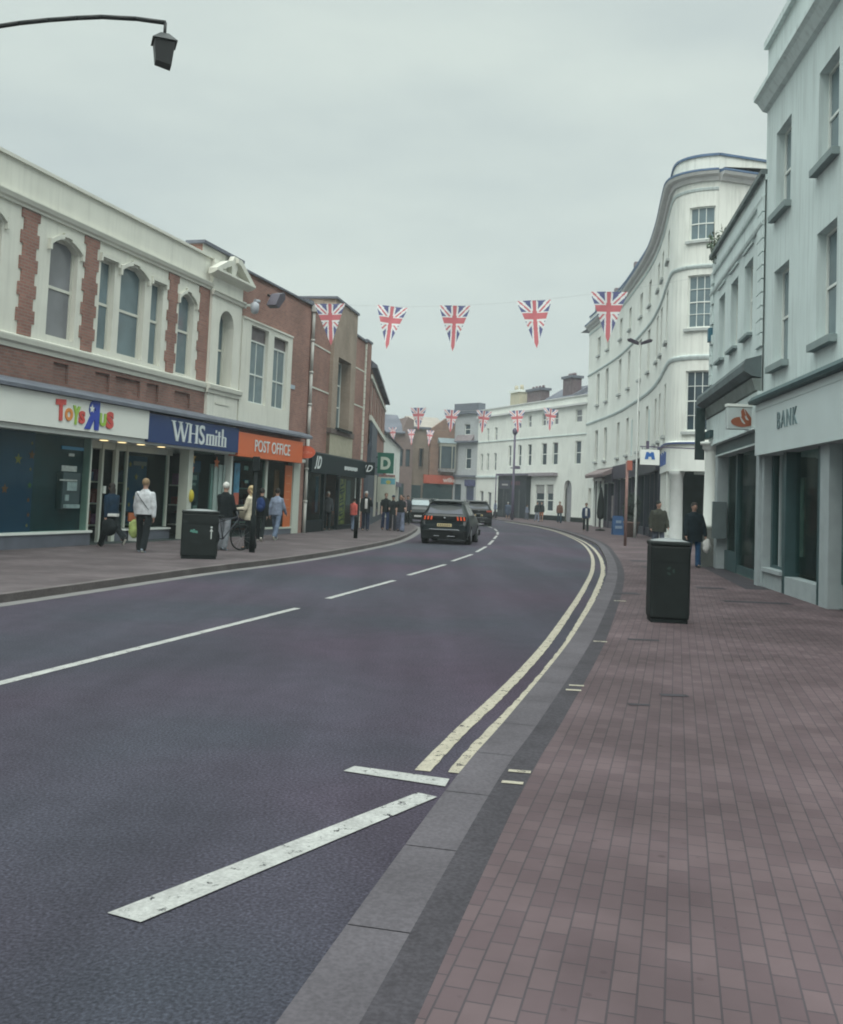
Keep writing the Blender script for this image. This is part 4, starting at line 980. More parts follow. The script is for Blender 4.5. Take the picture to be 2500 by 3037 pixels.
mb = MB(S); mb.b(-.4, SE, .08, 3.3, -3.2, -3.1); mb.b(1, SE, .09, .1, -3.1, -.2); mb.b(-.4, -.3, .08, 3.3, -3, -.35); mb.build('interior', mat('interior_teal', (.11, .15, .14), .9, .5, 1), bS)
mb = MB(S); mb.b(3.6, 5.4, 1.7, 1.95, -1.2, -1.15); mb.b(3.7, 5.6, .5, 1.0, -1.4, -1.1); mb.b(2.0, 2.8, 1.2, 2.9, -1.6, -1.5); mb.build('interior_fittings', mat('interior_brown', (.13, .10, .07), .8, .5, 2), bS)
mb = MB(S); mb.b(1.55, 1.75, .9, 1.9, -.2, .16); mb.build('wall_box', MATS['canopy_dark'], bS)
p = S.m(.2, 3.0, .3)
t = thing('vertical_sign', 'tall narrow dark sign box hanging beside the bank column under the canopy', 'sign', tuple(p), S.ang)
mb = MB(S); mb.b(.0, .14, 3.1, 4.6, .2, .46); mb.build('box', mat('sign_dark_teal', (.015, .035, .035), .5, .2), t)
# oval-flame sign on a bracket (white box sign)
sx, sy = 7.17, 22.25
t = thing('projecting_sign', 'white box sign with a terracotta flame-over-oval emblem projecting from the bank', 'sign', (sx, sy, 3.48), 0, 'projecting shop signs')
f = XY(sx, sy)
mb = MB(f); mb.b(-.35, .36, 3.49, 3.98, -.08, .08); mb.build('box', mat('sign_pale', (.42, .47, .47), .4, .05), t, bevel=.015)
mb = MB(f); mb.b(-.36, .37, 4.0, 4.06, -.1, .1); mb.b(.36, .6, 3.98, 4.04, -.03, .03); mb.build('top_rail', whitep, t)
terra = mat('terracotta_emblem', (.25, .075, .035), .5, .05)
mb = MB(f)
mb.poly([(-.02+.25*math.cos(2*PI*i/32), 3.66+.115*math.sin(2*PI*i/32)) for i in range(32)], .08, .092)
mb.poly([(-.03, 3.74), (.10, 3.70), (.04, 3.86), (.0, 3.97), (-.05, 3.90)], .08, .091)
mb.poly([(.10, 3.72), (.2, 3.72), (.12, 3.84), (.03, 3.955), (.055, 3.86)], .08, .0915)
mb.build('emblem', terra, t)
mb = MB(f)
mb.poly([(-.08, 3.77), (-.05, 3.76), (.05, 3.62), (.02, 3.615), (-.03, 3.66)], .0921, .094); mb.poly([(.03, 3.80), (.06, 3.79), (.13, 3.70), (.10, 3.70), (.06, 3.72)], .0921, .094); mb.build('emblem_gap', MATS['sign_pale'], t)

# ------------------------------------------------------------------ nearest building on the right
K = Fac([(7.49, 22.42), (7.18, 19.19), (7.18-.0955*14, 19.19-.9954*14)])
K = Fac([(7.49, 22.42), (7.49-.0955*17, 22.42-.9954*17)])
bK = fthing('near_right_building', 'pale blue-white three-storey building with a grey fascia reading the start of a bank name', 'building', K)
kw = [(1.6, 2.75, 4.72, 6.75), (1.6, 2.75, 7.95, 9.75), (4.6, 5.75, 4.72, 6.75), (4.6, 5.75, 7.95, 9.75), (7.8, 8.9, 4.72, 6.75), (7.8, 8.9, 7.95, 9.75)]
mb = MB(K); mb.wall(.75, 17, 4.25, 12.0, kw, .25); mb.b(.75, 17, 4.25, 12, -8, -.35); mb.b(.74, .75, 3.0, 12.0, -8, 0); mb.b(-.0, .35, .08, 2.9, -.3, -.02) if False else None
mb.build('wall', whited, bK)
mb = MB(K); mb.prof(.72, 17, [(0, 10.55), (.1, 10.58), (.22, 10.75), (.3, 10.8), (.3, 10.9), (0, 11.0)]); mb.b(.72, 17, 12, 12.15, -.4, .1); mb.build('cornice', whited, bK)
for a, b, c, d in kw:
    window(K, bK, a+.003, b-.003, c+.003, d-.003, .22, whitep, wglass, nv=1, nh=[((c+d)/2, .05)], name='sash_window')
    mb = MB(K); mb.b(a-.08, b+.08, c-.13, c, .001, .14); mb.build('sill', MATS['sill_dark'], bK)
mb = MB(K); mb.prof(.72, 17, [(0, 3.98), (.28, 4.0), (.3, 4.06), (.22, 4.16), (0, 4.24)]); mb.build('fascia_capping', MATS['lintel_teal'], bK)
mb = MB(K); mb.b(.85, 17, 2.88, 3.98, -.3, .16); mb.b(.85, 17, 3.98-.14, 3.98-.12, .16, .17); mb.build('fascia', mat('fascia_grey', (.50, .57, .57), .5, .06, 1), bK)
mb = MB(K); put_text(mb, 'BANK', 2.72, 4.1, 3.33, 3.66, .18, spacing=1.25, thick=.02); mb.build('lettering', mat('letter_slate', (.13, .19, .20), .5, 0), bK)
mb = MB(K); mb.b(.4, 1.05, .08, 2.88, -.4, .0); mb.b(5.0, 5.5, .08, 2.88, -.4, 0); mb.b(9.5, 10, .08, 2.88, -.4, 0); mb.build('pier', mat('pier_grey', (.3, .34, .35), .7, .1) , bK)
mb = MB(K); mb.b(1.05, 2.55, .08, .42, -.3, -.02); mb.b(1.05, 2.55, .42, .5, -.34, .04); mb.b(2.72, 5, .08, .42, -.3, -.02); mb.build('stall_riser', MATS['pier_grey'], bK)
mb = MB(K); mb.b(1.05, 1.2, .5, 2.88, -.3, -.16); mb.b(2.5, 2.72, .08, 2.88, -.3, -.02); mb.b(1.2, 2.5, .5, .56, -.28, -.16); mb.b(4.8, 5, .08, 2.88, -.3, -.02); mb.build('window_frame', MATS['lintel_teal'], bK)
mb = MB(K); mb.b(1.6, 1.66, .56, 2.88, -.24, -.18); mb.build('glazing_bar', MATS['pier_grey'], bK)
mb = MB(K); mb.b(1.2, 2.5, .56, 2.88, -.25, -.22); mb.b(2.72, 4.8, .5, 2.88, -.25, -.22); mb.b(5.5, 9.5, .5, 2.88, -.25, -.22); mb.build('shop_window', sglass, bK)
mb = MB(K); mb.b(.6, 17, .08, 2.88, -3.2, -3.1); mb.b(.6, 17, .09, .1, -3.1, -.2); mb.b(.5, .6, .08, 2.88, -3.1, -.45); mb.build('interior', MATS['interior_teal'], bK)
mb = MB(K); mb.b(1.2, 2.4, .8, 2.4, -.5, -.46); mb.build('window_blind', mat('blind_pale', (.20, .22, .19), .8, .4, 3), bK)
# shrub on the bank's parapet
leafm = mat('leaf_green', (.05, .085, .05), .8, .4, 8)
def leafcloud(name, c, r, n, size, par, m_, seed=1):
    rnd = random.Random(seed); mb = MB()
    for i in range(n):
        d = Vector((rnd.gauss(0, 1), rnd.gauss(0, 1), rnd.gauss(0, 1))).normalized()*(rnd.random()**.45)
        p = Vector(c)+Vector((d.x*r[0], d.y*r[1], d.z*r[2]))
        a = Vector((rnd.gauss(0, 1), rnd.gauss(0, 1), rnd.gauss(0, 1))).normalized(); b = a.orthogonal().normalized(); s = size*(.6+rnd.random()*.8)
        mb.q([p-a*s, p+b*s*.4, p+a*s, p-b*s*.4])
    return mb.build(name, m_, par)
p = S.m(-.1, 9.24, -.1)
t = thing('parapet_shrub', 'self-sown green shrub growing on the far end of the bank parapet', 'plant', tuple(p))
leafcloud('foliage', tuple(p+Vector((.15, .2, .35))), (.45, .5, .42), 260, .075, t, leafm, 3)
leafcloud('foliage', tuple(p+Vector((-.15, -.3, -.15))), (.18, .3, .3), 70, .07, t, leafm, 4)
mb = MB()
for k in range(5):
    q = p+Vector((random.uniform(-.2, .3), random.uniform(-.3, .4), 0)); mb.cyl(q-Vector((0, 0, .1)), q+Vector((random.uniform(-.2, .2), random.uniform(-.2, .2), random.uniform(.5, .9))), .015, .006, 5)
mb.build('stem', mat('stem_brown', (.08, .06, .04), .9, 0), t)
q = S.m(1.2, 9.24, -1.2)
t = thing('chimney_stack', 'low pale chimney stack behind the parapet shrub', 'chimney', tuple(q))
fq = XY(q.x, q.y, .2); mb = MB(fq); mb.b(-.5, .5, 8.95, 10.0, -.4, .4); mb.build('stack', tanst, t)
mb = MB(fq); mb.b(-.55, .55, 10.0, 10.1, -.45, .45); mb.build('cap', lead, t)
# cable box on the bank wall
q = S.m(-.25, 6.9, 0); t = thing('alarm_box', 'small blue alarm box on the left edge of the bank wall', 'alarm box', tuple(q), S.ang)
mb = MB(S); mb.b(-.4, -.12, 6.6, 7.0, .001, .12); mb.build('case', mat('alarm_blue', (.03, .12, .17), .5, .1), t, bevel=.01)
# ------------------------------------------------------------------ far end of the street
H = Fac([(6.2, 109), (14.8, 88)])
HL = H.c[-1]
bH = fthing('white_terrace_row', 'long white three-storey terrace closing the view with a dark pub front at its middle', 'building', H)
top = [(2.2, 2.7), (4.1, 4.7), (9.4, 10.0), (11.4, 12.1), (14.2, 15.0), (16.5, 17.3), (20.4, 21.5)]
mid = [(.9, 1.4), (2.4, 2.9), (4.1, 4.7), (7.4, 8.0), (9.5, 10.2), (11.5, 12.3), (14.3, 15.3), (16.4, 17.4), (20.5, 21.5)]
hol = [(a, b, 8.1 if a < 5 else 9.1, 9.45 if a < 5 else 10.25) for a, b in top]+[(a, b, 4.9 if a < 5 else 5.3, 6.75 if a < 5 else 7.4) for a, b in mid]
gh = [(13.3, 15.1, .9, 3.45), (15.5, 16.8, .9, 3.45), (1.0, 1.9, .9, 2.7), (2.9, 3.8, .2, 2.6), (18.7, 20.1, .1, 3.85)]
mb = MB(H); mb.wall(0, HL, .1, 11.45, hol+gh, .18); mb.arch(18.7, 20.1, 3.1, 3.85, .3, rnd=True); mb.b(0, HL, 4.0, 11.2, -8, -.3); mb.b(0, HL, .1, 4, -8, -.6)
mb.build('wall', white, bH)
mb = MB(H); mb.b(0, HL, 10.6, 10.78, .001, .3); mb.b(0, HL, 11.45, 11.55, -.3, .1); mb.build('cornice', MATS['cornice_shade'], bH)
mb = MB(H); mb.b(0, HL, 7.95, 8.03, .001, .08); mb.b(0, 5.5, 4.15, 4.35, .001, .15); mb.build('string_course', whited, bH)
for a, b, c, d in hol: window(H, bH, a, b, c, d, .16, whitep, wglass2 if c > 6 else wglassd, nv=0, nh=[((c+d)/2, .07)], fr=.06, name='sash_window')
for a, b, c, d in gh[:2]: window(H, bH, a, b, c, d, .16, whitep, wglassd, nv=0, nh=[(1.95, .08)], fr=.1, name='ground_window')
mb = MB(H); mb.b(13.35, 15.05, 2.6, 3.4, -.14, -.1); mb.b(15.55, 16.75, 2.6, 3.4, -.14, -.1); mb.build('blind', mat('blind_grey', (.3, .3, .29), .8, .1), bH)
for a, b, c, d in gh[2:4]: window(H, bH, a, b, c, d, .16, whitep, wglass2, fr=.08, name='ground_window')
mb = MB(H); mb.b(18.8, 20.1, .1, 3.8, -.35, -.3); mb.build('arched_door', mat('door_grey', (.25, .25, .27), .7, .2), bH)
mb = MB(H); mb.b(4.5, 19, .1, .55, .001, .06); mb.b(20.1, HL, .1, .5, .001, .06); mb.build('plinth', black, bH)
mb = MB(H); mb.b(6.4, 12.4, .1, 4.3, -.2, .55); pf = mb.build('pub_front', mat('pub_black', (.016, .022, .03), .5, .3, 1), bH)
mb = MB(H); mb.b(6.2, 12.6, 4.3, 4.5, -.2, .7); mb.build('pub_cornice', mat('pub_cornice', (.13, .12, .16), .7, .1), bH)
mb = MB(H); [mb.b(u_, u_+.34, 3.35, 3.72, .551, .56) for u_ in (7.3, 7.8, 8.3, 9.3, 9.8, 10.3, 10.8)]; mb.build('lettering', mat('letter_dimred', (.13, .06, .08), .6, 0), pf)
mb = MB(H); mb.b(7.6, 7.8, .1, 2.9, .55, .6); mb.b(11.0, 11.2, .1, 2.9, .55, .6); mb.b(8.2, 8.4, 1.5, 2.6, .55, .57); mb.build('panel', mat('pub_trim', (.06, .065, .07), .6, .3), pf)
mb = MB(H); mb.b(12.6, 17.5, 4.25, 4.55, .001, .45); mb.build('bay_cornice', mat('bay_cornice', (.27, .24, .26), .8, .1), bH)
# roofs and chimneys behind the parapet
def gable_roof(name, fac, u0, u1, ze, zr, n0, n1, m_, par):
    mb = MB(fac); c = (n0+n1)/2
    mb.prof(u0, u1, [(n1, ze), (c, zr), (n0, ze)]); return mb.build(name, m_, par)
gable_roof('roof', H, 11, 16.5, 11.3, 13.2, -7, -.8, slate, bH); gable_roof('roof', H, 18, HL, 11.3, 13.0, -7, -.8, slate, bH); gable_roof('roof', H, 1, 6, 11.0, 12.0, -6, -.6, whited, bH)
for a, b, z0, z1, m_, nm, nn in ((4.3, 6.3, 10.9, 13.2, tanst, 'cream', -1.6), (7.3, 10.2, 11.2, 13.1, mat('purple_brick', (.13, .10, .11), .9, .3, 3), 'brick', -2), (14.2, 16.0, 11.2, 13.8, mat('purple_brick', (.13, .10, .11)), 'brick', -2.2)):
    mb = MB(H); mb.b(a, b, z0, z1, nn-1.0, nn); ch = mb.build('chimney', m_, bH)
    mb = MB(H); mb.b(a-.15, b+.15, z1, z1+.25, nn-1.15, nn+.15); mb.build('chimney_cap', whitep if nm == 'cream' else lead, ch)
    mb = MB(H)
    k = 2 if nm == 'cream' else 4
    for i in range(k): q = H.m(a+.4+(b-a-.8)*i/(k-1), z1+.25, nn-.5); mb.cyl(q, q+Vector((0, 0, .55 if nm == 'cream' else .3)), .24 if nm == 'cream' else .16, .18 if nm == 'cream' else .13, 10)
    mb.build('chimney_pot', tanst if nm == 'cream' else m_, ch)
# narrow grey building
G = Fac([(3.7, 111.8), (6.2, 109)])
GL = G.c[-1]
bG = fthing('narrow_grey_building', 'narrow grey building between the far brick shop and the white terrace', 'building', G)
greyst = mat('grey_stucco', (.36, .38, .39), .8, .08)
mb = MB(G); mb.wall(0, GL, .1, 11.6, [(1.9, 2.8, 5.1, 7.4), (1.6, 2.5, 8.9, 10.1), (.3, 1.4, .2, 3.4), (2.2, 3.4, .2, 3.2)], .2); mb.b(0, GL, .1, 11.4, -7, -.3); mb.build('wall', greyst, bG)
mb = MB(G); mb.b(-.1, GL+.1, 11.2, 11.5, .001, .35); mb.b(-.1, GL, 11.6, 12.4, -1, .05); mb.b(-.1, GL+.1, 8.0, 8.2, .001, .5); mb.b(0, GL, 4.2, 4.4, .001, .3); mb.build('cornice', lead, bG)
mb = MB(G); mb.prof(.5, 3.2, [(0, 8.2), (.5, 8.2), (.0, 8.9)]); mb.build('hood', leadp, bG)
for a, b, c, d in [(1.9, 2.8, 5.1, 7.4), (1.6, 2.5, 8.9, 10.1)]: window(G, bG, a, b, c, d, .16, whitep, wglassd, nh=[((c+d)/2, .07)], fr=.07, name='sash_window')
mb = MB(G); mb.b(2.2, 3.4, .2, 3.2, -.16, -.1); mb.build('door', mat('door_navy', (.05, .06, .11), .5, .2), bG)
mb = MB(G); mb.b(.3, 1.4, .2, 3.4, -.16, -.1); mb.build('shop_window', wglassd, bG)
mb = MB(G); mb.b(2.0, 3.6, 3.2, 3.9, .001, .1); mb.build('sign_board', mat('sign_navy', (.06, .065, .15), .5, .3, 4), bG)
# brick shop with orange-red fascia
Fk = Fac([(-6.5, 108.5), (3.7, 111.8)])
FL_ = Fk.c[-1]
bF = fthing('far_brick_shop_building', 'far brown and orange brick building with slate roofs and a red-orange shop fascia', 'building', Fk)
def U(px): return (px)
fw = [(4.2, 4.8, 5.1, 7.0), (5.1, 5.6, 5.1, 7.0), (6.7, 7.15, 5.2, 7.2), (4.9, 5.3, 8.5, 9.2)]
mb = MB(Fk); mb.wall(0, 5.9, .1, 9.0, [h for h in fw if h[3] < 8], .2); mb.b(0, 5.9, .1, 8.9, -6, -.3); mb.poly([(4.6, 9.0), (5.9, 9.0), (5.9, 10.3), (5.2, 10.6)], -6, 0)
mb.build('wall', mat('mauve_brick', (.17, .125, .115), .9, .15, 2), bF)
mb = MB(Fk); mb.wall(5.9, 7.9, .1, 9.6, [(6.7, 7.15, 5.2, 7.2)], .2, front=-.4); mb.b(5.9, 7.9, .1, 9.5, -6, -.7); mb.build('recessed_wall', mat('far_tan_brick', (.19, .15, .12), .9, .2, 1.5), bF)
mb = MB(Fk); mb.poly([(7.9, .1), (FL_, .1), (FL_, 11.1), (9.6, 10.7), (7.9, 9.4)], -.5, .1); mb.b(7.9, FL_, .1, 9.4, -6, -.5); mb.build('gable_wall', mat('far_orange_brick', (.20, .125, .095), .9, .2, 1.5), bF)
for a, b, c, d in fw[:3]: window(Fk, bF, a, b, c, d, .18 if a < 6 else .58, black, wglassd, fr=.04, name='slit_window')
mb = MB(Fk); mb.prof(-.5, 4.9, [(.3, 8.8), (-3.2, 11.0), (-6.5, 8.8)]); mb.build('roof', slate, bF)
mb = MB(Fk); mb.prof(5.9, 9.8, [(-.2, 9.6), (-3.4, 11.0), (-6.2, 9.6)]); mb.build('roof', tanroof, bF)
mb = MB(Fk); mb.b(-.4, 4.8, 8.68, 8.78, .2, .35); mb.b(5.9, 8.0, 9.4, 9.6, -.5, -.1); mb.build('gutter', lead, bF)
mb = MB(Fk); mb.b(8.9, FL_-.1, 5.1, 7.6, .1, .8); bw = mb.build('bay_window', wglassd, bF)
mb = MB(Fk)
for u in (8.85, 10.2, FL_-.15): mb.b(u, u+.1, 5.0, 7.6, .75, .84)
mb.b(8.85, FL_-.05, 7.55, 7.9, .1, .9); mb.build('bay_frame', mat('bay_stone', (.3, .3, .25), .8, .1), bw)
mb = MB(Fk); mb.prof(8.75, FL_, [(.1, 7.9), (1.0, 7.9), (.1, 8.5)]); mb.build('bay_roof', mat('bay_roof', (.2, .25, .27), .7, .1), bw)
mb = MB(Fk); mb.b(8.85, FL_-.05, 4.7, 5.05, .1, .84); mb.build('bay_base', mat('bay_base', (.22, .21, .21), .8, .4, 4), bw)
redf = mat('fascia_red', (.36, .075, .045), .5, .1)
mb = MB(Fk); mb.b(7.2, FL_-.02, 3.35, 4.3, .1, .4); rf = mb.build('fascia', redf, bF)
mb = MB(Fk); put_text(mb, 'wilko', 9.4, 11.0, 3.55, 4.05, .42, bold=.04); mb.build('lettering', mat('letter_pinkwhite', (.55, .45, .42), .5), rf)
mb = MB(Fk); mb.b(7.2, FL_-.05, .3, 3.3, .1, .15); mb.b(6.0, 7.1, .3, 3.1, -.39, -.3); mb.b(3.4, 5.0, .3, 3.2, .0, .04); mb.build('shop_window', mat('far_glass', (.02, .04, .045), .2, .3, 2), bF)
# buildings that follow the black-fronted shop on the left
Dp = Fac([(-2.67, 49.75), (-2.62, 70)])
bD = fthing('slate_shop_building', 'brick building with pale upper windows and slate-blue ground floor past the black-fronted shop', 'building', Dp)
dw = [(2.2, 3.4, 5.9, 7.5), (6.5, 7.7, 5.9, 7.4), (10.5, 11.7, 5.9, 7.4), (14.5, 15.7, 5.8, 7.3)]
mb = MB(Dp); mb.wall(.3, 20.2, 4.3, 8.2, dw, .2); mb.b(.3, 20.2, .1, 8.1, -7, -.3); mb.build('wall', redbrick, bD)
mb = MB(Dp); mb.prof(.3, 20.4, [(.3, 8.15), (.3, 8.3), (-1.8, 9.9), (-4, 8.2)]); mb.build('roof', slate, bD)
mb = MB(Dp); mb.b(.3, 20.2, 7.6, 7.8, .001, .08); mb.b(.3, 20.2, 5.5, 5.75, .001, .12); mb.build('band', creamtrim, bD)
for a, b, c, d in dw:
    window(Dp, bD, a, b, c, d, .1, whitep, wglass, nv=1, nh=[((c+d)/2, .06)], fr=.12, name='casement_window')
mb = MB(Dp); mb.b(.3, 20.2, .1, 4.3, -.3, .05); mb.b(.3, 6, 3.1, 5.4, .05, .18); mb.build('slate_front', MATS['slate_blue'], bD)
for i, u in enumerate((7.5, 10.5, 13.5, 16.5)):
    mb = MB(Dp); mb.b(u, u+2.2, .5, 2.9, .05, .1); mb.build('shop_window', wglassd if i % 2 else mat('cream_front', (.45, .44, .38), .7, .1), bD)
q = Dp.m(17, 8.6, .2); mb = MB()
for i, (u, h_) in enumerate(((12, 10.2), (16, 10.4), (19.4, 10.0))): q = Dp.m(u, 8.6, -1.2); fq = XY(q.x, q.y); mb2 = MB(fq); mb2.b(-.4, .4, 8.6, h_, -.4, .4); mb2.build('chimney', mat('chimney_pale', (.32, .35, .36), .8, .1), bD)
E_ = Fac([(-2.62, 70.2), (-1.9, 92)])
bE = fthing('far_white_house', 'small white house end beyond the green square sign', 'building', E_)
mb = MB(E_); mb.wall(0, 21.8, .1, 6.2, [(3, 4, 3.6, 5.0), (9, 10, 3.6, 5.0), (15, 16, 3.6, 5.0)], .2); mb.b(0, 21.8, .1, 6.1, -6, -.3); mb.build('wall', white, bE)
for a in (3, 9, 15): window(E_, bE, a, a+1, 3.6, 5.0, .15, whitep, wglassd, nh=[(4.3, .06)], name='sash_window')
mb = MB(E_); mb.prof(0, 21.8, [(.25, 6.15), (-2.5, 8.6), (-5.5, 6.15)]); mb.build('roof', slate, bE)
mb = MB(E_); mb.b(2, 8, .3, 2.6, .001, .06); mb.b(10, 20, .3, 2.6, .001, .06); mb.build('shop_window', MATS['cream_front'], bE)
mb = MB(E_); mb.b(1, 21, 2.6, 2.95, .001, .3); mb.build('canopy', MATS['pub_cornice'], bE)
mb = MB(E_); mb.b(.3, 2, .2, 3.4, .001, .12); mb.build('red_panel', mat('red_panel', (.27, .06, .06), .6, .2), bE)
# ------------------------------------------------------------------ bunting
fred = mat('flag_red', (.54, .16, .18), .8, .05); fwhite = mat('flag_white', (.72, .74, .74), .8, .05); fblue = mat('flag_blue', (.11, .12, .25), .8, .05)
def flag_mesh(wd, ht):
    """triangular pennant, union pattern cut to the triangle"""
    NX, NZ = 34, 46; me = bpy.data.meshes.new('flag'); V = []; Fs = []; MI = []
    def colr(x, z):      # x in -1..1 across the top, z 0..1 downwards
        cz = .33
        if abs(x) < .12 or abs(z-cz) < .062: return 0
        if abs(x) < .21 or abs(z-cz) < .10: return 1
        up = z < cz
        X = abs(x); Zz = (cz-z)/cz if up else (z-cz)/.42
        d = Zz*1.0-X if not up else Zz*.95-X*1.0
        if abs(d) < .07: return 0
        if abs(d) < .24: return 1
        return 2
    for j in range(NZ+1):
        z = j/NZ
        for i in range(NX+1):
            x = (i/NX*2-1)*(1-z)*1.0
            V.append((x*wd/2, .03*math.sin(x*5+z*4)*(1-z*.3)+.04*z, -z*ht))
    for j in range(NZ):
        for i in range(NX):
            a = j*(NX+1)+i; Fs.append((a, a+1, a+NX+2, a+NX+1))
            zc = (j+.5)/NZ; xc = ((i+.5)/NX*2-1)*(1-zc); MI.append(colr(xc*1.05, zc))
    me.from_pydata(V, [], Fs)
    for m_ in (fred, fwhite, fblue): me.materials.append(m_)
    me.polygons.foreach_set('material_index', MI); me.update(); return me
fm_ = flag_mesh(1.0, 1.5)
def bunting(name, label, a, b, sag, ts, labels, group, wdt=1.0, ht=1.5, rots=(0,)*9):
    a, b = Vector(a), Vector(b)
    def P(t): q = a.lerp(b, t); q.z -= sag*4*t*(1-t); return q
    mb = MB(); n = 24
    for i in range(n): mb.cyl(P(i/n), P((i+1)/n), .0035, k=5, caps=False)
    c = mb.build(name, mat('cord_pale', (.35, .38, .38), .8, 0)); tag(c, label, 'cord')
    d = b-a; ang = math.atan2(d.y, d.x)
    for t, lb, r_ in zip(ts, labels, rots):
        o = bpy.data.objects.new('flag_pennant', fm_); COL.objects.link(o); o.location = P(t); o.rotation_euler = (.12*math.sin(r_*30+t*9), .09*math.sin(t*23+r_*11), ang*.25+r_); o.scale = (wdt, 1, ht/1.5)
        tag(o, lb, 'flag', group)
A0, B0_ = Vector((-5.25, 38.9, 9.25)), Vector((8.6, 28.9, 8.62))
def tfor(x, y): return (Vector((x, y))-A0.to_2d()).dot((B0_-A0).to_2d())/(B0_-A0).to_2d().length_squared
# ------------------------------------------------------------------ litter bins
binm = mat('bin_black', (.007, .011, .011), .6, .25, 5, spec=.25)
bint = mat('bin_top', (.19, .205, .21), .35, .1)
def bin_(name, label, x, y, z, w_, d_, h, ang, slot=True):
    t = thing(name, label, 'litter bin', (x, y, z), ang); f = XY(x, y, ang, z)
    mb = MB(f); mb.b(-w_/2+.01, w_/2-.01, .05, h-.09, -d_/2+.01, d_/2-.01); mb.build('body', binm, t, bevel=.03)
    mb = MB(f); mb.b(-w_/2+.03, w_/2-.03, 0, .06, -d_/2+.03, d_/2-.03); mb.build('base', black, t)
    mb = MB(f); mb.b(-w_/2, w_/2, h-.1, h-.03, -d_/2, d_/2); mb.build('rim', binm, t, bevel=.025)
    mb = MB(f)
    k = 10
    for i in range(k):     # shallow domed lid
        for j in range(k):
            def q(a, b):
                u, v = a/k*2-1, b/k*2-1; return f.m(u*(w_/2-.015), h-.035+.045*(1-u*u)*(1-v*v)**.5 if abs(v) <= 1 else h, v*(d_/2-.015))
            mb.q([q(i, j+1), q(i+1, j+1), q(i+1, j), q(i, j)], True)
    mb.build('lid', bint, t)
    mb = MB(f)
    for s_i in (-1, 1): mb.b(-w_/2+.04, w_/2-.04, h-.32, h-.31, d_/2*s_i-.013 if s_i < 0 else d_/2-.008, d_/2*s_i-.006 if s_i < 0 else d_/2-.002)
    mb.b(w_/2-.012, w_/2-.004, .12, h-.2, -d_/2+.05, d_/2-.05); mb.build('door_seam', black, t)
    return t, f
t, f = bin_('litter_bin', 'tall black litter bin with grey domed lid on the right-hand brick pavement', 3.56, 14.15, ZR, .56, .5, 1.16, R(-6))
mb = MB(f)
for i in range(3):
    a = i*2*PI/3
    mb.poly([(.0+.06*math.cos(a+b), .72+.06*math.sin(a+b)) for b in (-.6, 0, .6)]+[(.03*math.cos(a+b), .72+.03*math.sin(a+b)) for b in (.5, -.5)], .241, .245)
mb.build('recycling_emblem', mat('emblem_green', (.012, .035, .028), .5, 0), t)
t, f = bin_('litter_bin', 'wide black double litter bin with grey lid on the left-hand pavement', -4.9, 22.5, ZL, .82, .5, 1.10, R(14))
mb = MB(f); mb.b(-.16, -.1, .58, .62, .241, .246); mb.b(-.15, -.11, .60, .66, .241, .246); mb.poly([(-.22, .6), (-.05, .57), (-.05, .62), (-.2, .65)], .241, .245); mb.build('green_emblem', mat('emblem_teal', (.08, .22, .18), .5, 0), t)
mb = MB(f); mb.b(.24, .26, .45, .62, .241, .246); mb.poly([(.21, .62), (.29, .62), (.25, .68)], .241, .246); mb.b(.23, .27, .69, .73, .241, .246); mb.build('litter_symbol', mat('symbol_white', (.5, .54, .52), .5, 0), t)
# ------------------------------------------------------------------ posts
t = thing('tall_post', 'tall thin black post with a small box head at the left kerb', 'post', (-4.2, 25.5, ZL))
mb = MB(); mb.lathe(-4.2, 25.5, [(.075, ZL), (.075, ZL+.9), (.055, ZL+.95), (.05, ZL+2.3)], 12); mb.build('pole', black, t)
f = XY(-4.2, 25.5, .2); mb = MB(f); mb.b(-.09, .09, 2.18, 2.56, -.09, .09); mb.build('head', black, t, bevel=.02)
t = thing('bollard', 'short black bollard on the left pavement in front of the black shop', 'bollard', (-2.25, 36.4, ZL))
mb = MB(); mb.lathe(-2.25, 36.4, [(.075, ZL), (.075, ZL+.7), (.085, ZL+.72), (.085, ZL+.76), (.06, ZL+.82), (.01, ZL+.85)], 14); mb.build('body', black, t)
t = thing('sign_post', 'rusty brown sign post with a small orange sign at the right kerb', 'sign post', (8.4, 40.4, ZR))
rust = mat('post_brown', (.22, .13, .115), .8, .2, 6)
mb = MB(); mb.lathe(8.4, 40.4, [(.06, ZR), (.06, 3.5)], 10); mb.build('pole', rust, t)
f = XY(8.47, 40.4, .4); mb = MB(f); mb.b(-.13, .11, 3.14, 3.54, .06, .08); mb.build('plate', mat('plate_orange', (.33, .10, .07), .6, .1), t)
t = thing('street_lamp', 'slim pale street lamp with dark twin heads in front of the curved terrace', 'street lamp', (11.3, 52, ZR))
mb = MB(); mb.lathe(11.3, 52, [(.08, ZR), (.08, 1.5), (.055, 1.7), (.035, 10.3)], 10); mb.build('pole', mat('pole_pale', (.55, .57, .55), .6, .1), t)
mb = MB(); f = XY(11.3, 52, 0)
for s_ in (-1, 1):
    mb = MB(f); mb.poly([(s_*.06, 10.18), (s_*.62, 10.36), (s_*.66, 10.48), (s_*.5, 10.52), (s_*.06, 10.34)][::s_], -.1, .1); mb.build('lamp_head', MATS['lamp_dark'], t, bevel=.02)
t = thing('street_lamp', 'dark purple street lamp column in front of the black pub front', 'street lamp', (8.28, 88, ZR))
pm = mat('pole_purple', (.085, .07, .115), .6, .1)
mb = MB(); mb.lathe(8.28, 88, [(.13, ZR), (.13, 2.5), (.1, 2.7), (.09, 7.6)], 10); mb.build('pole', pm, t)
mb = MB(); mb.lathe(8.28, 88, [(.12, 7.6), (.22, 7.75), (.24, 8.0), (.12, 8.2)], 12); mb.build('lamp_head', pm, t)
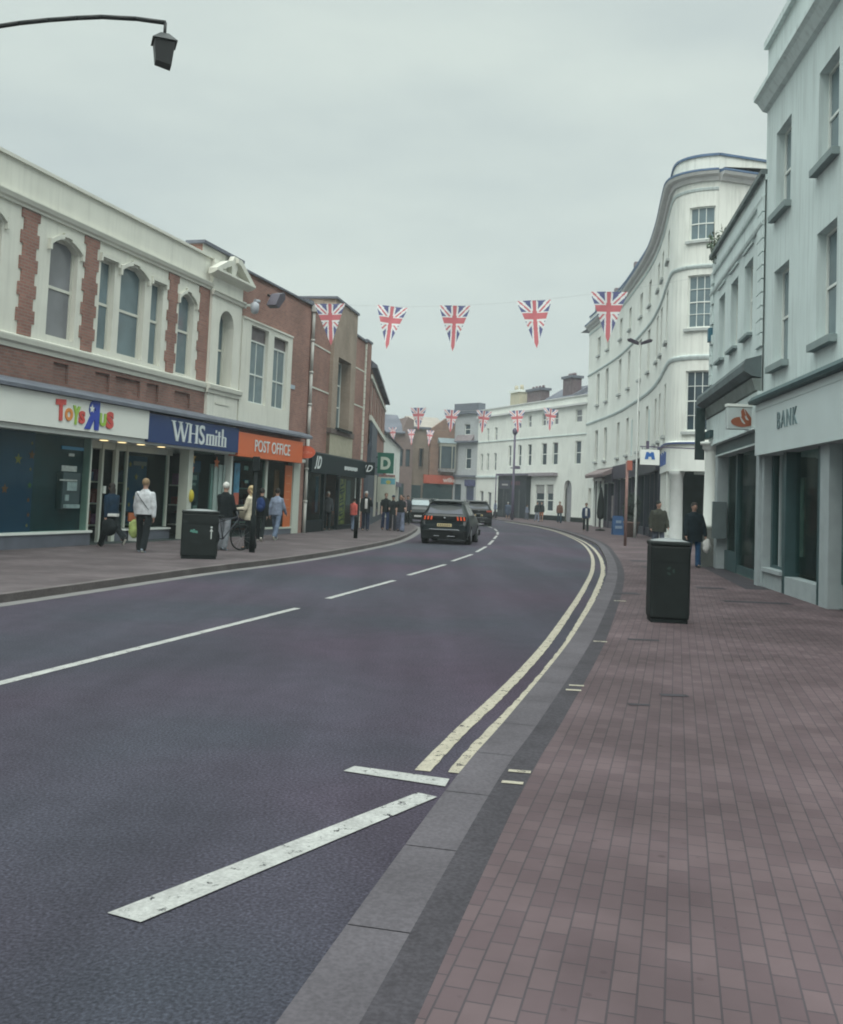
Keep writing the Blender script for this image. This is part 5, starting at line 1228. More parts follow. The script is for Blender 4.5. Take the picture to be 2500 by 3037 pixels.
f = XY(8.28, 88); mb = MB(f); mb.b(-.3, .1, 4.62, 4.7, -.04, .04); mb.b(.1, .55, 4.58, 4.85, -.1, .1); mb.build('arm_camera', pm, t)
# street lamp whose arm reaches over the road from the left, only the lantern in view
t = thing('street_lamp', 'dark lantern of a street lamp hanging over the road against the sky', 'street lamp', (-6.6, 12.3, ZL))
lm = mat('lantern_black', (.014, .017, .018), .5, .1); f = XY(-3.38, 12, .35)
def frus(mb, f, z0, z1, a0, a1, dz=0):
    A_ = [f.m(-a0, z0+dz, -a0), f.m(a0, z0, -a0), f.m(a0, z0, a0), f.m(-a0, z0+dz, a0)]; B_ = [f.m(-a1, z1, -a1), f.m(a1, z1, -a1), f.m(a1, z1, a1), f.m(-a1, z1, a1)]
    mb.q(A_[::-1]); mb.q(B_)
    for i in range(4): j = (i+1) % 4; mb.q([A_[i], A_[j], B_[j], B_[i]])
mb = MB(f); frus(mb, f, 6.86, 7.16, .095, .125, .04); mb.build('lantern_case', lm, t)
mb = MB(f); frus(mb, f, 7.16, 7.27, .15, .05); mb.build('lantern_hood', lm, t)
mb = MB(); mb.lathe(-6.6, 12.3, [(.11, ZL), (.11, 1.4), (.08, 1.5), (.06, 7.3), (.02, 7.45)], 12); mb.build('pole', lm, t)
mb = MB(); Q = cr_spline([(-6.6, 12.3, 7.05), (-5.6, 12.22, 7.38), (-4.2, 12.08, 7.5), (-3.38, 12, 7.42)], .3)
for a_, b_ in zip(Q, Q[1:]): mb.cyl(a_, b_, .03, k=8)
mb.cyl((-3.38, 12, 7.42), (-3.38, 12, 7.25), .02, k=8); mb.build('arm', lm, t)
# binocular-emblem hanging sign
t = thing('projecting_sign', 'white square hanging sign with a blue letter-like emblem on a bracket', 'sign', (8.75, 38, 3.3), 0, 'projecting shop signs')
f = XY(8.75, 38); mb = MB(f); mb.b(-.37, .37, 3.29, 3.87, -.03, .03); mb.build('board', whitep, t)
mb = MB(f); mb.poly([(-.2, 3.5), (-.07, 3.5), (-.05, 3.6), (.05, 3.6), (.07, 3.5), (.2, 3.5), (.14, 3.78), (.05, 3.78), (.0, 3.72), (-.05, 3.78), (-.14, 3.78)], .03, .04); mb.build('emblem', mat('emblem_blue', (.03, .12, .36), .4, 0), t)
mb = MB(f); mb.poly([(.04*math.cos(2*PI*i/12), 3.55+.045*math.sin(2*PI*i/12)) for i in range(12)], .04, .045); mb.build('emblem_dot', whitep, t)
mb = MB(f); mb.b(-.38, 2.3, 3.96, 4.0, -.02, .02); mb.b(-.14, -.04, 3.9, 4.2, -.04, .04); mb.b(-.3, -.28, 3.87, 3.96, -.01, .01); mb.b(.28, .3, 3.87, 3.96, -.01, .01); mb.build('bracket', pm, t)
# far small hanging sign by the pub
t = thing('projecting_sign', 'small dark rectangular sign hanging from a post left of the black pub front', 'sign', (7.25, 92, ZR), 0, 'projecting shop signs')
f = XY(7.9, 92); mb = MB(f); mb.b(-.5, .45, 2.85, 3.6, -.05, .05); mb.build('board', mat('sign_charcoal', (.04, .042, .06), .5, .1), t)
mb = MB(f); mb.b(-.3, .25, 3.15, 3.3, .051, .06); mb.build('lettering', mat('letter_grey', (.3, .3, .3), .5, 0), t)
mb = MB(f); mb.cyl((7.05, 92, ZR), (7.05, 92, 4.2), .05, k=8); mb.b(-.85, -.2, 4.1, 4.2, -.03, .03); mb.b(-.3, -.26, 3.6, 4.1, -.02, .02); mb.build('post', pm, t)
# A-board, planters, folded parasol
t = thing('pavement_board', 'blue pavement advertising board by the dark shopfronts', 'advertising board', (11.1, 55.5, ZR))
f = XY(11.1, 55.5, .1, ZR)
mb = MB(f); mb.prof(-.3, .3, [(.22, 0), (.04, 1.05), (.0, 1.05), (.18, 0)]); mb.prof(-.3, .3, [(-.22, 0), (-.18, 0), (0, 1.05), (-.04, 1.05)]); mb.build('panels', mat('board_blue', (.03, .09, .22), .5, .1), t)
mb = MB(f); mb.b(-.2, .2, .35, .5, .19, .2); mb.b(-.15, .15, .65, .8, .14, .15); mb.build('print', mat('print_paleblue', (.25, .33, .45), .5, 0), t)
t = thing('planter', 'brown tapered planter with dark shrub outside the navy shopfront', 'planter', (11.2, 52.4, ZR))
mb = MB(); mb.lathe(11.2, 52.4, [(.26, ZR), (.40, ZR+.72), (.44, ZR+.74), (.44, ZR+.8), (.36, ZR+.8)], 16); mb.build('pot', mat('pot_brown', (.20, .13, .11), .8, .2, 6), t)
leafcloud('shrub', (11.2, 52.4, ZR+1.5), (.5, .5, .9), 900, .09, t, mat('leaf_dark', (.02, .035, .025), .8, .4, 8), 9)
mb = MB(); mb.cyl((11.2, 52.4, ZR+.7), (11.2, 52.4, ZR+1.6), .03, .015, 6); mb.build('stem', MATS['stem_brown'], t)
t = thing('folded_parasol', 'tall folded black parasol standing outside the plum-coloured shopfront', 'parasol', (11.5, 63, ZR))
mb = MB(); mb.lathe(11.5, 63, [(.05, ZR+.7), (.2, ZR+.8), (.25, ZR+1.1), (.2, ZR+1.9), (.1, ZR+2.5), (.03, ZR+2.75)], 12); mb.build('canopy', black, t)
mb = MB(); mb.lathe(11.5, 63, [(.3, ZR), (.3, ZR+.08), (.03, ZR+.1), (.03, ZR+.7)], 12); mb.build('stand', black, t)
# bicycle between the couple on the left -----------------------------
def torus(mb, c, r, rr, ax, k=28, kk=8):
    c = Vector(c); ax = Vector(ax).normalized(); a = ax.orthogonal().normalized(); b = ax.cross(a); i0 = len(mb.v)
    for i in range(k):
        t_ = 2*PI*i/k; d = a*math.cos(t_)+b*math.sin(t_)
        for j in range(kk): s2 = 2*PI*j/kk; mb.v.append(c+d*(r+rr*math.cos(s2))+ax*rr*math.sin(s2))
    for i in range(k):
        for j in range(kk):
            mb.f.append((i0+i*kk+j, i0+((i+1) % k)*kk+j, i0+((i+1) % k)*kk+(j+1) % kk, i0+i*kk+(j+1) % kk)); mb.mi.append(mb.cur); mb.sm.append(True)
bx, by = -4.95, 25.75
t = thing('bicycle', 'black bicycle with a lilac-grey bag standing between the couple on the left pavement', 'bicycle', (bx, by, ZL))
dx = Vector((.72, .69, 0)).normalized(); nx = Vector((-dx.y, dx.x, 0)); o0 = Vector((bx, by, ZL))
c1 = o0-dx*.5+Vector((0, 0, .34)); c2 = o0+dx*.5+Vector((0, 0, .34))
for c in (c1, c2):
    mb = MB(); torus(mb, c, .32, .02, nx); w1 = mb.build('wheel', black, t)
    mb = MB()
    for i in range(12): d = dx*math.cos(i*PI/6)+Vector((0, 0, 1))*math.sin(i*PI/6); mb.cyl(c, c+d*.31, .002, k=4, caps=False)
    mb.build('spokes', mat('spoke_grey', (.35, .36, .38), .4, 0, metal=.5), w1)
mb = MB(); st = o0-dx*.18+Vector((0, 0, .85)); bb = o0-dx*.06+Vector((0, 0, .3)); hd = o0+dx*.36+Vector((0, 0, .88)); hh = o0+dx*.32+Vector((0, 0, 1.02))
for a, b in ((c1, bb), (bb, st), (c1, st-Vector((0, 0, .12))), (bb, hd-Vector((0, 0, .1))), (st-Vector((0, 0, .12)), hd), (hh, c2)): mb.cyl(a, b, .016, k=8)
mb.build('frame', mat('bike_frame', (.03, .035, .045), .35, .1), t)
mb = MB(); mb.ell(st+Vector((0, 0, .03)), (.13, .08, .035), rot=Matrix.Rotation(math.atan2(dx.y, dx.x), 3, 'Z')); mb.build('saddle', black, t)
mb = MB(); mb.cyl(hh-nx*.28+Vector((0, 0, .03)), hh+nx*.28+Vector((0, 0, .03)), .014, k=8); mb.build('handlebar', black, t)
mb = MB(); mb.ell(o0-dx*.42+nx*.02+Vector((0, 0, .68)), (.2, .17, .24), 14, 10, rot=Matrix.Rotation(math.atan2(dx.y, dx.x), 3, 'Z')); bag = mb.build('bag', mat('lilac_bag', (.14, .15, .21), .8, .3, 9), t)
# ------------------------------------------------------------------ flags
S1 = [(-3.35, 38.3), (-.97, 36.4), (1.06, 34.5), (3.65, 32.7), (5.88, 31.2)]
bunting('bunting_cord', 'nearest bunting cord strung across the street', A0, B0_, .55, [tfor(*p) for p in S1],
        ['pennant in front of the tan stone panel, leftmost of the near row', 'near pennant against open sky with a dark tip, second from the left', 'near pennant against open sky, middle one of the five large pennants', 'near pennant against open sky just left of the curved terrace', 'near pennant hanging in front of the curved white terrace'], 'large pennants on the nearest cord', 1.18, 1.6, (.25, .1, -.12, .22, .05))
S2 = [(-.3, 70.7), (2.1, 70.6), (4.4, 70.5), (6.7, 70.4), (9.1, 70.3)]
A2, B2 = Vector((-2.6, 70.8, 8.25)), Vector((13.5, 70.1, 9.0))
bunting('bunting_cord', 'middle bunting cord further down the street', A2, B2, .55, [(x+2.6)/16.1 for x, y in S2],
        ['smaller pennant in front of the mauve brick gable, leftmost of the middle row', 'smaller pennant in front of the orange brick gable', 'smaller pennant where the grey building meets the white terrace', 'smaller pennant directly above the dark street lamp column', 'smaller pennant in front of the white terrace, rightmost of the middle row'], 'pennants on the middle cord', 1.2, 1.6, (.2, 0, .3, -.2, .35))
A3, B3 = Vector((-5.2, 104, 9.2)), Vector((4.5, 104, 9.0))
bunting('bunting_cord', 'farthest bunting cord in front of the far brick shop', A3, B3, .3, [(x+5.2)/9.7 for x in (-3.05, -1.07, .92)],
        ['tiny pennant above the green square sign', 'tiny pennant in front of the twin slit windows', 'tiny pennant in front of the tan recessed brick wall'], 'pennants on the farthest cord', .85, 1.7)
# ------------------------------------------------------------------ cars
paint = mat('car_paint_dark', (.006, .011, .013), .28, .1, 2, spec=.32)
paint2 = mat('car_paint_black', (.005, .006, .008), .28, .1, 2, spec=.3)
plastic = mat('car_plastic', (.006, .007, .008), .7, .1, spec=.1)
carglass = glassm('car_glass', (.05, .055, .075), .12)
chrome = mat('chrome', (.55, .56, .58), .2, 0, metal=.9)
tyre = mat('tyre', (.012, .012, .013), .85, .1)
tail = mat('tail_lamp', (.55, .07, .02), .3, 0, emit=((1, .16, .04), .12)); taild = mat('tail_lamp_dim', (.30, .05, .03), .3, 0)
headl = mat('head_lamp', (.75, .75, .70), .15, 0, emit=((1, .95, .85), .8))
platey = mat('plate_yellow', (.48, .40, .22), .5, .1); platew = mat('plate_white', (.6, .6, .58), .5, .1)
def car(name, label, x, y, yaw, pm_, style='suv', sc_=1.0):
    """built with its rear at y=0 and its nose towards +y, then turned"""
    t = thing(name, label, 'car', (x, y, 0), yaw, 'cars on the road')
    co, si = math.cos(yaw), math.sin(yaw)
    def Wd(p): return Vector((x+(p[0]*co-p[1]*si)*sc_, y+(p[0]*si+p[1]*co)*sc_, p[2]*sc_))
    # (y, bottom, belt, top, half width low, half width belt, half width top)
    ST = [(0.0, .42, .68, .72, .80, .80, .74), (.03, .33, .90, .93, .89, .88, .80), (.10, .28, 1.02, 1.07, .92, .88, .76), (.30, .27, 1.04, 1.40, .92, .86, .66), (.46, .27, 1.04, 1.56, .92, .86, .63),
          (.85, .27, 1.03, 1.62, .92, .86, .62), (1.6, .27, 1.02, 1.65, .92, .86, .62), (2.3, .27, 1.01, 1.63, .92, .86, .61), (2.85, .27, 1.00, 1.53, .92, .86, .60), (3.35, .27, 1.0, 1.16, .92, .86, .68),
          (3.5, .27, .99, 1.04, .92, .86, .74), (4.1, .28, .90, .97, .90, .83, .70), (4.36, .33, .72, .84, .85, .78, .66), (4.43, .42, .60, .66, .72, .70, .6)]
    def ring(s):
        yy, zb, zt, zr, wl, wb, wt = s; zm = zb+(zt-zb)*.55
        h = [(0, zb), (wl*.86, zb), (wl*.97, zb+.10), (wl, zm-.08), (wl*.985, zm+.12), (wb, zt), (wt+(wb-wt)*.05, zr-(zr-zt)*.12), (wt*.86, zr-.008), (wt*.45, zr+.012), (0, zr+.018)]
        return [(a, yy, z) for a, z in h]+[(-a, yy, z) for a, z in h[-2:0:-1]]
    RG = [ring(s) for s in ST]; k = len(RG[0])
    mb = MB(); mb.v = [Wd(p) for r in RG for p in r]
    for i in range(len(RG)-1):
        for j in range(k):
            mb.f.append((i*k+j, i*k+(j+1) % k, (i+1)*k+(j+1) % k, (i+1)*k+j)); mb.mi.append(0); mb.sm.append(True)
    mb.f.append(tuple(range(k))); mb.mi.append(0); mb.sm.append(False)
    mb.f.append(tuple(reversed([(len(RG)-1)*k+j for j in range(k)]))); mb.mi.append(0); mb.sm.append(False)
    body = mb.build('body', pm_, t)
    for p in body.data.polygons: pass
    def panel(nm, quad, m_, par=t, off=.006):
        q = [Vector(p) for p in quad]; n = (q[1]-q[0]).cross(q[3]-q[0]).normalized(); c = sum(q, Vector())/4
        if n.dot(c-Vector((0, 2.2, .9))) < 0: n = -n
        mb = MB(); a = [Wd(p+n*off) for p in q]; b = [Wd(p-n*.01) for p in q]; mb.q(a)
        for i in range(4): j = (i+1) % 4; mb.q([a[i], a[j], b[j], b[i]])
        return mb.build(nm, m_, par)
    def side(s0, s1, f0, f1, z0=.12, z1=.86):
        P = []
        for s, f in ((s0, f0), (s1, f1)):
            A_, B_ = ring(ST[s]), ring(ST[s+1]); bl = Vector(A_[5]).lerp(Vector(B_[5]), f); tp = Vector(A_[6]).lerp(Vector(B_[6]), f); P += [bl.lerp(tp, z0), bl.lerp(tp, z1)]
        return [P[0], P[2], P[3], P[1]]
    for sgn in (1, -1):
        for q in (side(4, 5, .6, .7), side(5, 6, .85, .9), side(7, 8, .05, .7)):
            panel('side_window', [(p[0]*sgn, p[1], p[2]) for p in q], carglass)
    # rear window on the sloping tailgate
    panel('rear_window', [(-.66, .125, 1.12), (.66, .125, 1.12), (.54, .415, 1.50), (-.54, .415, 1.50)], carglass, off=.02)
    panel('windscreen', [(-.66, 3.34, 1.17), (.66, 3.34, 1.17), (.56, 2.88, 1.51), (-.56, 2.88, 1.51)], carglass if style != 'front' else mat('windscreen_sky', (.30, .36, .38), .1, .1), off=.03)  # front-facing car: sky reflection put into the windscreen's pale base colour
    f = None
    def bx(mb, x0, x1, y0, y1, z0, z1):
        c = [Wd(p) for p in ((x0, y0, z0), (x1, y0, z0), (x1, y1, z0), (x0, y1, z0), (x0, y0, z1), (x1, y0, z1), (x1, y1, z1), (x0, y1, z1))]
        for q in ((0, 1, 5, 4), (1, 2, 6, 5), (2, 3, 7, 6), (3, 0, 4, 7), (4, 5, 6, 7), (3, 2, 1, 0)): mb.q([c[i] for i in q])
    mb = MB(); bx(mb, -.64, .64, .30, .5, 1.565, 1.60); mb.build('roof_spoiler', pm_, t)
    mb = MB(); bx(mb, -.80, .80, -.01, .1, .90, 1.04); band = mb.build('tail_band', plastic, t)
    for sgn in (1, -1):
        if style == 'suv':
            lp = MB()
            for i in range(3):
                a = sgn*(.50+.12*i); c = [(a-.028, -.02, .90), (a+.028, -.02, .90), (a+.028+sgn*-.02, -.02, 1.03), (a-.028+sgn*-.02, -.02, 1.03)]
                lp.q([Wd(p) for p in c]); lp.q([Wd((p[0], -.012, p[2])) for p in c])
                for u in range(4): v = (u+1) % 4; lp.q([Wd(c[u]), Wd(c[v]), Wd((c[v][0], -.005, c[v][2])), Wd((c[u][0], -.005, c[u][2]))])
            lp.build('tail_lamp', tail, t)
        else:
            mb = MB(); bx(mb, sgn*.5 if sgn > 0 else -.86, .86 if sgn > 0 else -.5, -.025, .05, .93, 1.04); mb.build('tail_lamp', taild, t)
    mb = MB(); bx(mb, -.27, .27, -.03, 0, .66, .77); pl = mb.build('number_plate', platey, t)
    mb = MB()
    for i in range(7): bx(mb, -.23+i*.068, -.19+i*.068, -.034, -.03, .685, .745)
    mb.build('plate_marks', mat('plate_marks', (.12, .10, .06), .6, 0), pl)
    mb = MB(); bx(mb, -.56, .56, -.05, .02, .535, .57); mb.build('chrome_strip', chrome, t)
    mb = MB(); bx(mb, -.86, .86, -.04, .3, .19, .52); mb.build('rear_bumper', plastic, t, bevel=.03)
    mb = MB(); bx(mb, -.38, -.18, -.055, -.03, .30, .33); mb.build('exhaust_trim', chrome, t); mb = MB(); bx(mb, .12, .40, -.055, -.03, .30, .33); mb.build('exhaust_trim', chrome, t)
    mb = MB(); bx(mb, -.03, .03, -.03, 0, .96, 1.02); mb.build('badge', chrome, t)
    mb = MB(); bx(mb, -.02, .3, .13, .15, 1.13, 1.15); mb.build('wiper', plastic, t)
    mb = MB(); bx(mb, -.95, .95, 3.9, 4.46, .24, .50); mb.build('front_bumper', plastic, t, bevel=.03)
    mb = MB(); bx(mb, -.5, .5, 4.40, 4.455, .52, .72); mb.build('grille', plastic, t)
    mb = MB(); bx(mb, -.26, .26, 4.455, 4.475, .42, .53); mb.build('number_plate', platew, t)
    for sgn in (1, -1):
        mb = MB(); bx(mb, min(sgn*.52, sgn*.80), max(sgn*.52, sgn*.80), 4.25, 4.42, .68, .80); mb.build('headlight', headl if style == 'front' else platew, t, bevel=.02)
        mb = MB(); bx(mb, min(sgn*.88, sgn*1.06), max(sgn*.88, sgn*1.06), 3.0, 3.12, 1.02, 1.16); mb.build('wing_mirror', pm_, t, bevel=.03)
        mb = MB(); bx(mb, sgn*.6-.02, sgn*.6+.02, .9, 2.5, 1.645, 1.675); mb.build('roof_rail', chrome, t)
        for wy in (.86, 3.5):
            mb = MB(); a, b = Wd((sgn*.70, wy, .34)), Wd((sgn*.925, wy, .34)); mb.cyl(a, b, .345*sc_, k=24); wh = mb.build('wheel', tyre, t)
            mb = MB(); a, b = Wd((sgn*.92, wy, .34)), Wd((sgn*.935, wy, .34)); mb.cyl(a, b, .22*sc_, k=16); mb.build('rim', mat('rim_grey', (.2, .2, .21), .35, 0, metal=.6), wh)
    return t
car('suv_car', 'large dark SUV seen from behind with orange claw-shaped tail lamps and yellow plate', .98, 36.9, -.15, paint)
car('black_car', 'black car ahead of the large SUV, seen from behind at the bend', 3.95, 65.3, .02, paint2, 'plain')
car('dark_car', 'dark car facing the camera with a bright windscreen, behind the left of the SUV', .35, 71, PI-.08, paint2, 'front')
# ------------------------------------------------------------------ people
skin = mat('skin', (.36, .22, .165), .6, .06, 8)
SKM = {'hair_dark': (.018, .014, .012), 'hair_grey': (.34, .34, .33), 'hair_white': (.5, .5, .47), 'hair_blond': (.40, .31, .17), 'hair_brown': (.10, .065, .04)}
def hm(n): return mat(n, SKM[n], .8, .25, 30)
def fab(n, c): return mat('fabric_'+n, c, .95, .3, 9, bump=.6, bs=16, spec=.08)
def remeshed(mb, vox, smooth=4):
    me = bpy.data.meshes.new('tmp'); me.from_pydata([tuple(v) for v in mb.v], [], mb.f)
    o = bpy.data.objects.new('tmp', me); COL.objects.link(o)
    r = o.modifiers.new('r', 'REMESH'); r.mode = 'VOXEL'; r.voxel_size = vox; r.use_smooth_shade = True
    if smooth: s = o.modifiers.new('s', 'SMOOTH'); s.iterations = smooth; s.factor = .5
    dg = bpy.context.evaluated_depsgraph_get(); out_ = bpy.data.meshes.new_from_object(o.evaluated_get(dg))
    bpy.data.objects.remove(o); bpy.data.meshes.remove(me)
    return out_
def cap(mb, p0, r0, p1, r1, k=10):
    mb.cyl(p0, p1, r0, r1, k=k); mb.ell(p0, (r0, r0, r0), k, 6); mb.ell(p1, (r1, r1, r1), k, 6)
def loft(mb, rings, k=14):
    """rings = [(z, cx, cy, rx, ry)]"""
    i0 = len(mb.v)
    for z, cx, cy, rx, ry in rings:
        for j in range(k):
            t_ = 2*PI*j/k; mb.v.append(Vector((cx+rx*math.cos(t_), cy+ry*math.sin(t_), z)))
    n = len(rings)
    for i in range(n-1):
        for j in range(k): mb.f.append((i0+i*k+j, i0+i*k+(j+1) % k, i0+(i+1)*k+(j+1) % k, i0+(i+1)*k+j))
    mb.f.append(tuple(i0+j for j in reversed(range(k)))); mb.f.append(tuple(i0+(n-1)*k+j for j in range(k)))
def person(label, x, y, z, h, head, top, top_m, bot, bot_m, hair, hair_m, stride=.25, arms=((.2, .3, .12), (-.2, .2, .12)), shoes=(.02, .02, .022), group='people on the street',
           vox=.011, lean=0, build=1.0, face=True, headturn=0, lift=0, hem_m=None, extra=None, sole=None):
    """head 0 faces the camera, 180 faces away, 90 faces right; arms = (forward swing, elbow bend, outwards) left and right"""
    S_ = h/1.75; t = thing('person', label, 'person', (x, y, z), R(head), group)
    hz = .93
    def leg(sg, a, kb):
        hip = Vector((sg*.095*build, 0, hz)); kn = hip+Vector((sg*.01, -math.sin(a), -math.cos(a)))*.43
        b_ = a-kb; an = kn+Vector((0, -math.sin(b_), -math.cos(b_)))*.42
        return hip, kn, an, b_
    lL = leg(1, stride, .08 if stride >= 0 else .1+lift); lR = leg(-1, -stride, .12+max(0, stride)*.6+lift)
    drop = min(lL[2].z, lR[2].z)-.085
    dz = Vector((0, 0, -drop)); legs = [[p+dz for p in l[:3]]+[l[3]] for l in (lL, lR)]
    D_ = -drop
    ly = -math.sin(lean)
    def tz(z_): return z_+D_
    def ty(z_): return -(z_-.95)*math.sin(lean)
    def arm(sg, A_):
        sw, el, ab = A_; sh = Vector((sg*.165*build, ty(1.39), tz(1.385)))
        d = Vector((sg*math.sin(ab), -math.sin(sw), -math.cos(sw))).normalized(); eb = sh+d*.285
        e2 = sw+el; d2 = Vector((sg*(math.sin(ab)*.3-(.25 if el > 1.2 else 0)), -math.sin(e2), -math.cos(e2))).normalized(); wr = eb+d2*.25
        return sh, eb, wr, d2
    AL, AR = arm(1, arms[0]), arm(-1, arms[1])
    hc = Vector((0, ty(1.64)-.015, tz(1.645))); Hr = Matrix.Rotation(R(headturn), 3, 'Z')
    b = MB()
    loft(b, [(tz(.86), 0, 0, .15*build, .10), (tz(1.0), 0, ty(1.0), .14*build, .10), (tz(1.14), 0, ty(1.14), .13*build, .095), (tz(1.3), 0, ty(1.3), .16*build, .11), (tz(1.4), 0, ty(1.4), .17*build, .095), (tz(1.46), 0, ty(1.46), .10, .075), (tz(1.49), 0, ty(1.49), .058, .06), (tz(1.6), 0, ty(1.6), .052, .055)])
    b.ell(hc, (.074, .092, .112), 16, 12, Hr); b.ell(hc+Hr@Vector((0, -.03, -.055)), (.05, .055, .055), 10, 8)
    b.ell(hc+Hr@Vector((0, -.096, -.012)), (.012, .02, .022), 8, 6)
    for sg in (1, -1): b.ell(hc+Hr@Vector((sg*.076, .005, -.01)), (.012, .02, .03), 8, 6)
    for hip, kn, an, la in legs:
        cap(b, hip, .082, kn, .054); cap(b, kn, .054, an, .036); cap(b, an+Vector((0, .02, -.03)), .035, an+Vector((0, -.13, -.05)), .03)
    for sh, eb, wr, d2 in (AL, AR):
        sg = 1 if sh.x > 0 else -1
        cap(b, sh, .048, eb, .038); cap(b, eb, .038, wr, .026)
        pc = wr+d2*.045; b.ell(pc, (.018, .036, .048), 8, 6, d2.to_track_quat('Z', 'X').to_matrix())
        sd = Vector((0, 1, 0)) if abs(d2.y) < .6 else Vector((0, 0, 1)); sd = (sd-d2*sd.dot(d2)).normalized(); cu = Vector((-sg, 0, 0))
        for i, ln in enumerate((.062, .072, .067, .052)):
            r0 = wr+d2*.085+sd*(.026-.017*i); m1 = r0+d2*ln*.55+cu*.008; m2 = m1+d2*ln*.45+cu*.022
            b.cyl(r0, m1, .0085, .008, 6); b.cyl(m1, m2, .008, .0065, 6)
        th0 = wr+d2*.035+sd*.03; b.cyl(th0, th0+d2*.045+sd*.02+cu*.01, .010, .008, 6)
    def fin(name, mbx, m_, vx=vox, sm=3, par=t):
        me = remeshed(mbx, vx, sm)
        for v in me.vertices: v.co = v.co*S_
        me.materials.clear(); me.materials.append(m_); o = bpy.data.objects.new(name, me); COL.objects.link(o); o.parent = par; return o
    body = fin('body', b, skin, vox, 2)
    # --- clothes
    hem, infl, sl = top      # hem height, looseness, sleeve (1 long, .5 short)
    b = MB(); i_ = infl
    R_ = [(tz(hem), 0, ty(hem), (.155+i_*1.1)*build, .115+i_*1.1)]
    if hem < .8: R_.append((tz(.95), 0, ty(.95), (.15+i_)*build, .115+i_))
    R_ += [(tz(1.14), 0, ty(1.14), (.14+i_)*build, .11+i_), (tz(1.3), 0, ty(1.3), (.165+i_)*build, .12+i_*.8), (tz(1.39), 0, ty(1.39), (.172+i_*.5)*build, .105+i_*.6), (tz(1.45), 0, ty(1.45), .125+i_*.3, .085+i_*.3), (tz(1.485), 0, ty(1.485), .075+i_*.3, .07+i_*.3), (tz(1.51), 0, ty(1.51), .066+i_*.2, .066+i_*.2)]
    loft(b, R_, 18)
    for sh, eb, wr, d2 in (AL, AR):
        if sl >= 1: cap(b, sh, .052+i_*.4, eb, .048+i_*.5); cap(b, eb, .048+i_*.5, wr-d2*.01, .036+i_*.35)
        else: cap(b, sh, .056+i_*.6, sh.lerp(eb, .7), .05+i_*.6)
    tp = fin('top', b, top_m)
    if hem_m:
        b = MB(); loft(b, [(tz(hem-.05), 0, ty(hem), (.165+i_)*build, .125+i_), (tz(hem+.03), 0, ty(hem), (.162+i_)*build, .122+i_)], 18); fin('shirt_hem', b, hem_m, vox, 1)
    b = MB(); kind, fl = bot      # trousers / shorts / skirt, flare
    loft(b, [(tz(.80), 0, 0, .15*build, .115), (tz(.9), 0, 0, .158*build, .118), (tz(1.02), 0, ty(1.02), .15*build, .112)], 16)
    for hip, kn, an, la in legs:
        if kind == 'trousers': cap(b, hip, .094, kn, .066+fl*.4); cap(b, kn, .066+fl*.4, an+Vector((0, .0, -.0)), .050+fl)
        elif kind == 'shorts': cap(b, hip, .098, hip.lerp(kn, .75), .085)
    if kind == 'skirt': loft(b, [(tz(.42)-.0, 0, 0, .2, .22), (tz(.6), 0, 0, .18, .17), (tz(.95), 0, 0, .15, .12)], 16)
    fin('trousers' if kind == 'trousers' else kind, b, bot_m)
    for (hip, kn, an, la) in legs:
        b = MB(); tilt = Matrix.Rotation(-max(-.9, min(.5, la)), 3, 'X'); hv = tilt@Vector((0, .03, -.05)); tv = tilt@Vector((0, -.15, -.062))
        cap(b, an+hv, .042, an+tv, .036); b.ell(an+Vector((0, 0, -.03)), (.045, .05, .05), 8, 6); sh_ = fin('shoe', b, mat('shoe_%d' % int(shoes[0]*100), shoes, .6, .1), .012, 2)
        if sole:
            b = MB(); b.cyl(an+hv+tilt@Vector((0, 0, -.035)), an+tv+tilt@Vector((0, 0, -.03)), .03, .028, 8); fin('sole', b, sole, .012, 1, sh_)
    # --- hair / hat
    b = MB()
    if hair == 'short': b.ell(hc+Hr@Vector((0, .016, .032)), (.090, .100, .102), 14, 10)
    elif hair == 'long': b.ell(hc+Hr@Vector((0, .02, .028)), (.09, .098, .10), 14, 10); b.ell(hc+Hr@Vector((0, .06, -.10)), (.095, .06, .15), 12, 8); b.ell(hc+Hr@Vector((0, .075, -.2)), (.09, .045, .12), 12, 8)
    elif hair == 'curly':
        b.ell(hc+Hr@Vector((0, .02, .03)), (.10, .105, .105), 14, 10)
        for i in range(16): a_ = i*2.4; b.ell(hc+Hr@Vector((.085*math.cos(a_), .05+.05*math.sin(a_), .06-.017*i)), (.035, .035, .035), 8, 6)
    elif hair in ('beanie', 'cap'):
        b.ell(hc+Hr@Vector((0, .020, .056)), (.092, .100, .080), 14, 10)
        if hair == 'cap': b.ell(hc+Hr@Vector((0, -.11, .04)), (.06, .06, .012), 10, 6)
    hr_ = fin('hat' if hair in ('beanie', 'cap') else 'hair', b, hair_m, .009, 1)
    if hair in ('short', 'long', 'curly'):    # keep the face clear: trim hair in front of the face
        bm = bmesh.new(); bm.from_mesh(hr_.data); inv = Hr.transposed()
        for v in bm.verts:
            q = inv@(v.co/S_-hc)
            if q.y < -.03 and q.z < .022: v.co = (hc+Hr@Vector((q.x*.72, -.03+(q.y+.03)*.15, q.z)))*S_
        bm.to_mesh(hr_.data); bm.free()
